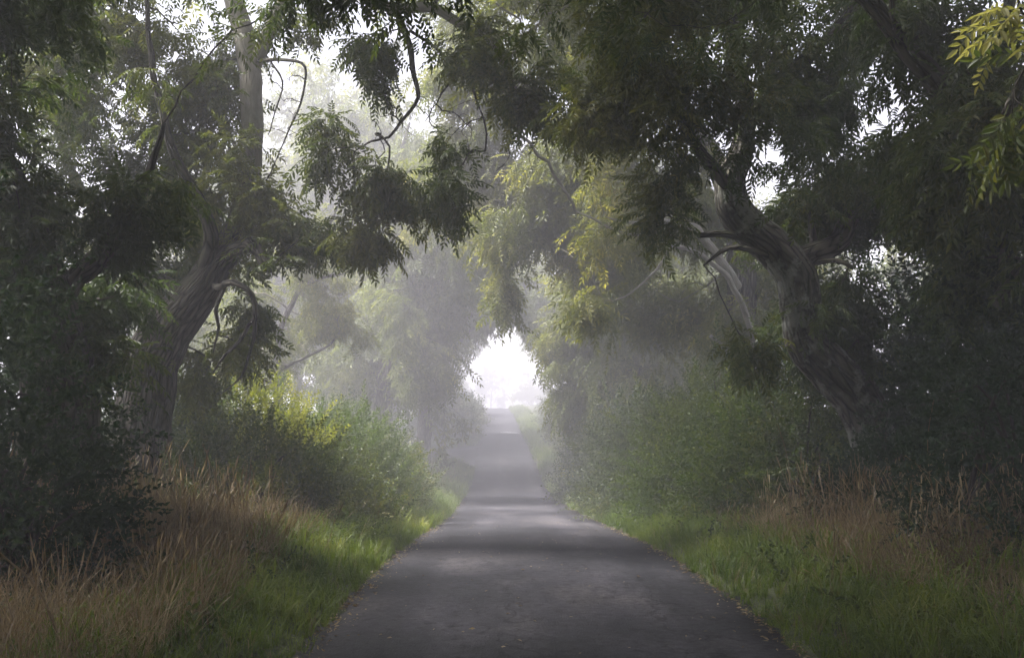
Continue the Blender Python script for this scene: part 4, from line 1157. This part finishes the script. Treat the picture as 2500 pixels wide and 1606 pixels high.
def verge(side, label):
    rg = np.random.RandomState(80 + side)
    mb = MB()
    for (y0, y1, dn, scl) in ((3.5, 9, 150, 1.0), (9, 11, 130, 1.1), (11, 16, 110, 1.15), (16, 28, 60, 1.5), (28, 50, 26, 2.1), (50, 75, 13, 2.8), (75, 125, 6, 3.6)):
        x, y, s = strip(rg, side, y0, y1, -.06, 1.15 if (side < 0 and y1 < 12) else 1.25 if y1 < 29 else 1.8, dn * 1.15)
        hgt = scl * (.55 + .35 * np.clip(s, 0, 1.6)) * rg.uniform(.75, 1.25, len(x)) * (1 + .3 * wob(np.stack([x, y], 1) * 1.4, 5))
        k = rg.rand(len(x)) < np.clip(.35 + s * .4, 0, .85)
        place_grass(mb, TG_SHORT, x[~k], y[~k], np.minimum(hgt[~k], 1.6), rg)
        place_grass(mb, TG_LONG, x[k], y[k], np.minimum(hgt[k] * .85, 1.5), rg)
    # straws among the green
    x, y, s = strip(rg, side, 4, 60, .4, 2.4, 5)
    place_grass(mb, TG_STALK, x, y, rg.uniform(.35, .75, len(x)), rg, .3, 1)
    x, y, s = strip(rg, side, 4, 60, .0, 2.2, 7)
    place_grass(mb, TG_DRY, x, y, rg.uniform(.3, .6, len(x)), rg, .3, 1)
    # broad-leaved weeds standing among the blades
    x, y, s = strip(rg, side, 4, 40, .35, 2.0, 5)
    d_ = np.stack([rg.normal(0, .5, len(x)), rg.normal(0, .5, len(x)), np.ones(len(x))], 1)
    scatter(mb, T_SHOOT_HI, np.stack([x, y, gz(x, y)], 1), d_, rg.uniform(.4, .85, len(x)), rg, 2)
    o = mb.build("verge_grass", [M_GRASS, M_STRAW, M_HEDGE])
    return tag(o, label, "grass", kind='stuff')


verge(-1, "lush green verge grass along the left edge of the lane")
verge(1, "lush green verge grass along the right edge of the lane")


def dry(side, label, patches, seed):
    rg = np.random.RandomState(seed)
    mb = MB()
    for (y0, y1, s0, s1, dn, sc_, which) in patches:
        x, y, s = strip(rg, side, y0, y1, s0, s1, dn)
        w_ = wob(np.stack([x, y], 1) * 1.1, 9) + rg.normal(0, .25, len(x)) > -.45
        x, y = x[w_], y[w_]
        scl = sc_ * rg.uniform(.7, 1.2, len(x))
        if which == 'stalk': place_grass(mb, TG_STALK, x, y, scl, rg, .22, 0)
        elif which == 'dry': place_grass(mb, TG_DRY, x, y, scl, rg, .42, 0)
        else: place_grass(mb, TG_COARSE, x, y, scl, rg, .3, 1)
    o = mb.build("dry_grass", [M_STRAW, M_GRASS])
    return tag(o, label, "dry grass", kind='stuff')


dry(-1, "tall straw coloured dead grass at lower left under the bramble", [(4.2, 7.6, .55, 3.4, 110, .85, 'dry'), (7.6, 11.5, .85, 4.2, 125, 1.1, 'dry'), (4.6, 7.6, .6, 3.6, 34, .6, 'stalk'), (7.6, 11, 1.1, 4.4, 26, .8, 'stalk'), (9, 15, 1.5, 3.6, 12, .9, 'stalk'), (9, 16, 1.4, 3.6, 18, .9, 'dry'), (5, 12, 1.0, 4.4, 4, .7, 'green'), (16, 30, 1.6, 2.8, 8, 1.0, 'dry'), (30, 52, 1.3, 2.8, 6, 1.3, 'dry')], 91)
dry(1, "russet dead grass tangled under the right hedge", [(7.5, 17, .95, 3.0, 110, 1.0, 'dry'), (7.5, 17, 1.1, 3.4, 30, .85, 'stalk'), (4, 7.5, 1.25, 4.0, 60, .85, 'dry'), (7, 16, .9, 3.2, 16, .9, 'green'), (4, 9.5, 1.1, 4.0, 34, .9, 'green'), (14, 30, 1.3, 2.4, 12, .9, 'dry'), (14, 30, 1.3, 2.4, 3, .8, 'stalk'), (30, 60, 1.0, 2.0, 5, 1.2, 'dry')], 92)


# fallen leaves and grit along the broken lane edges
rgL = np.random.RandomState(9)
mb = MB()
for (y0, y1, dn) in ((3.5, 10, 80), (10, 18, 50), (18, 34, 16)):
    for side in (-1, 1):
        n_ = int((y1 - y0) * dn)
        y = rgL.uniform(y0, y1, n_); s_ = -.02 - np.abs(rgL.normal(0, .09, n_))
        stray = rgL.rand(n_) < .12
        s_[stray] = -rgL.uniform(0, 1.6, stray.sum())
        x = cx(y) + side * (HALF + s_); T_ = (x - cx(y)) / HALF
        z = rz(y) + .045 * (1 - T_ * T_) + .008
        d = unit(np.stack([rgL.normal(0, 1, n_), rgL.normal(0, 1, n_), rgL.normal(0, .12, n_)], 1))
        LT = [tuple(map(np.array, leaflet(np.zeros(3), np.array([1., 0, 0]), .045, .017, False, rgL))) for _ in range(4)]
        scatter(mb, LT, np.stack([x, y, z], 1), d, rgL.uniform(.35, 1.1, n_), rgL, 0, .25)
tag(mb.build("leaf_litter", M_STRAW), "fallen leaflets and straw bits scattered along the tarmac edges", "leaf litter", kind='stuff')


# individual tall seed stalks
def seed_stalk(p0, p1, p2, label, r=.006):
    b = np.array([p0[0], p0[1], float(gz(p0[0], p0[1])) - .02])
    root = empty("grass_stalk", tuple(b), label, "grass stalk", "tall single grass stalks on the verges")
    m = MB()
    pp, rr = smooth_path([b, p1, p2], [r, r * .8, r * .35], .06)
    tube(m, pp, rr, 5, 0, cap=False)
    m.build("stem", M_STRAW, root, b)
    rg = np.random.RandomState(int(abs(p2[0] * 1000)) % 997)
    m = MB()
    h0 = int(len(pp) * .72)
    tube(m, pp[h0:], np.full(len(pp) - h0, r * .55), 5, 0, cap=False)
    n = 26
    k = rg.randint(int(len(pp) * .72), len(pp), n)
    d = unit(pp[-1] - pp[-3])
    for q in range(n):
        dd = unit(d + rg.normal(0, .28, 3))
        v, f = leaflet(pp[k[q]], dd, .035, .007, False, rg)
        m.add(np.array(v), f)
    m.build("seed_head", M_STRAW, root, b)


def stalk_px(a, b_, c, D, label, r=.005):
    seed_stalk(P(a[0], a[1], D), P(b_[0], b_[1], D), P(c[0], c[1], D - .2), label, r)


stalk_px((175, 1560), (100, 1450), (-5, 1345), 5.2, "thick yellow stalk leaning to the left across the dead grass", .009)
stalk_px((205, 1520), (245, 1475), (310, 1432), 5.6, "short yellow stalk leaning right over the dead grass")
stalk_px((330, 1300), (322, 1180), (312, 1095), 9.0, "upright pale stalk before the dark bank at left")
stalk_px((420, 1290), (418, 1200), (409, 1095), 9.2, "upright seed stalk standing mid-way in the left dead grass")
stalk_px((545, 1300), (530, 1190), (498, 1090), 10, "seed stalk bowing left before the nettles")
stalk_px((2150, 1330), (2120, 1240), (1930, 1180), 9.5, "long stalk bowing left from the russet grass at right")
stalk_px((2290, 1300), (2265, 1100), (2280, 975), 9, "tall green stalk against the black hawthorn")
stalk_px((2490, 1350), (2440, 1210), (2385, 1140), 8, "bent stalk at the right picture edge")
stalk_px((2390, 1330), (2310, 1200), (2215, 1115), 8.6, "long stalk bowing left before the near-black hawthorn")
stalk_px((1950, 1280), (1925, 1130), (1900, 1040), 12, "stalk standing before the feathery bright bush")

# white flower heads on the left verge
for i, (sx_, sy_, D_, lb) in enumerate(((940, 1254, 14.5, "cream umbel flower on the left verge, the higher of two"), (950, 1262, 14.3, "cream umbel flower on the left verge, the lower of two"))):
    top = P(sx_, sy_, D_)
    b = np.array([top[0] + .05, D_, float(gz(top[0] + .05, D_))])
    root = empty("wildflower", tuple(b), lb, "flower", "cream wildflowers on the left verge")
    rg = np.random.RandomState(5 + i)
    m = MB(); pp, rr = smooth_path([b, (b + top) / 2 + np.array([.02, 0, 0]), top], [.004, .003, .002], .05); tube(m, pp, rr, 5, 0, cap=False)
    m.build("stem", M_GRASS, root, b)
    m = MB()
    for q in range(60):
        a_ = rg.uniform(0, 6.28); r_ = .07 * math.sqrt(rg.rand())
        v, f = leaflet(top + np.array([math.cos(a_) * r_, math.sin(a_) * r_, .02 - r_ * .25]), np.array([math.cos(a_), math.sin(a_), .5]), .016, .014, False, rg)
        m.add(np.array(v), f)
    mp_ = bpy.data.materials.get("cream_petals") or leaf_mat("cream_petals", [(0, (.55, .52, .36)), (1, (.75, .72, .55))], trans=.3)
    m.build("flower_head", mp_, root, b)

# ------------------------------------------------------------------ haze
m, n, l = new_mat("haze")
pv = n.new("ShaderNodeVolumePrincipled")
pv.inputs['Color'].default_value = (.77, .76, .86, 1)
pv.inputs['Density'].default_value = HAZE_DENSITY
pv.inputs['Anisotropy'].default_value = .2
o = n.new("ShaderNodeOutputMaterial"); l.new(pv.outputs[0], o.inputs['Volume'])
x0, x1, y0, y1, z0, z1 = -460, 460, -80, 440, -10, 27
V = [(x, y, z) for z in (z0, z1) for y in (y0, y1) for x in (x0, x1)]
mb = MB(); mb.add(V, [[0, 2, 3, 1], [4, 5, 7, 6], [0, 1, 5, 4], [1, 3, 7, 5], [3, 2, 6, 7], [2, 0, 4, 6]])
tag(mb.build("haze", m), "pale morning mist filling the lane and the fields", "mist", kind='stuff')
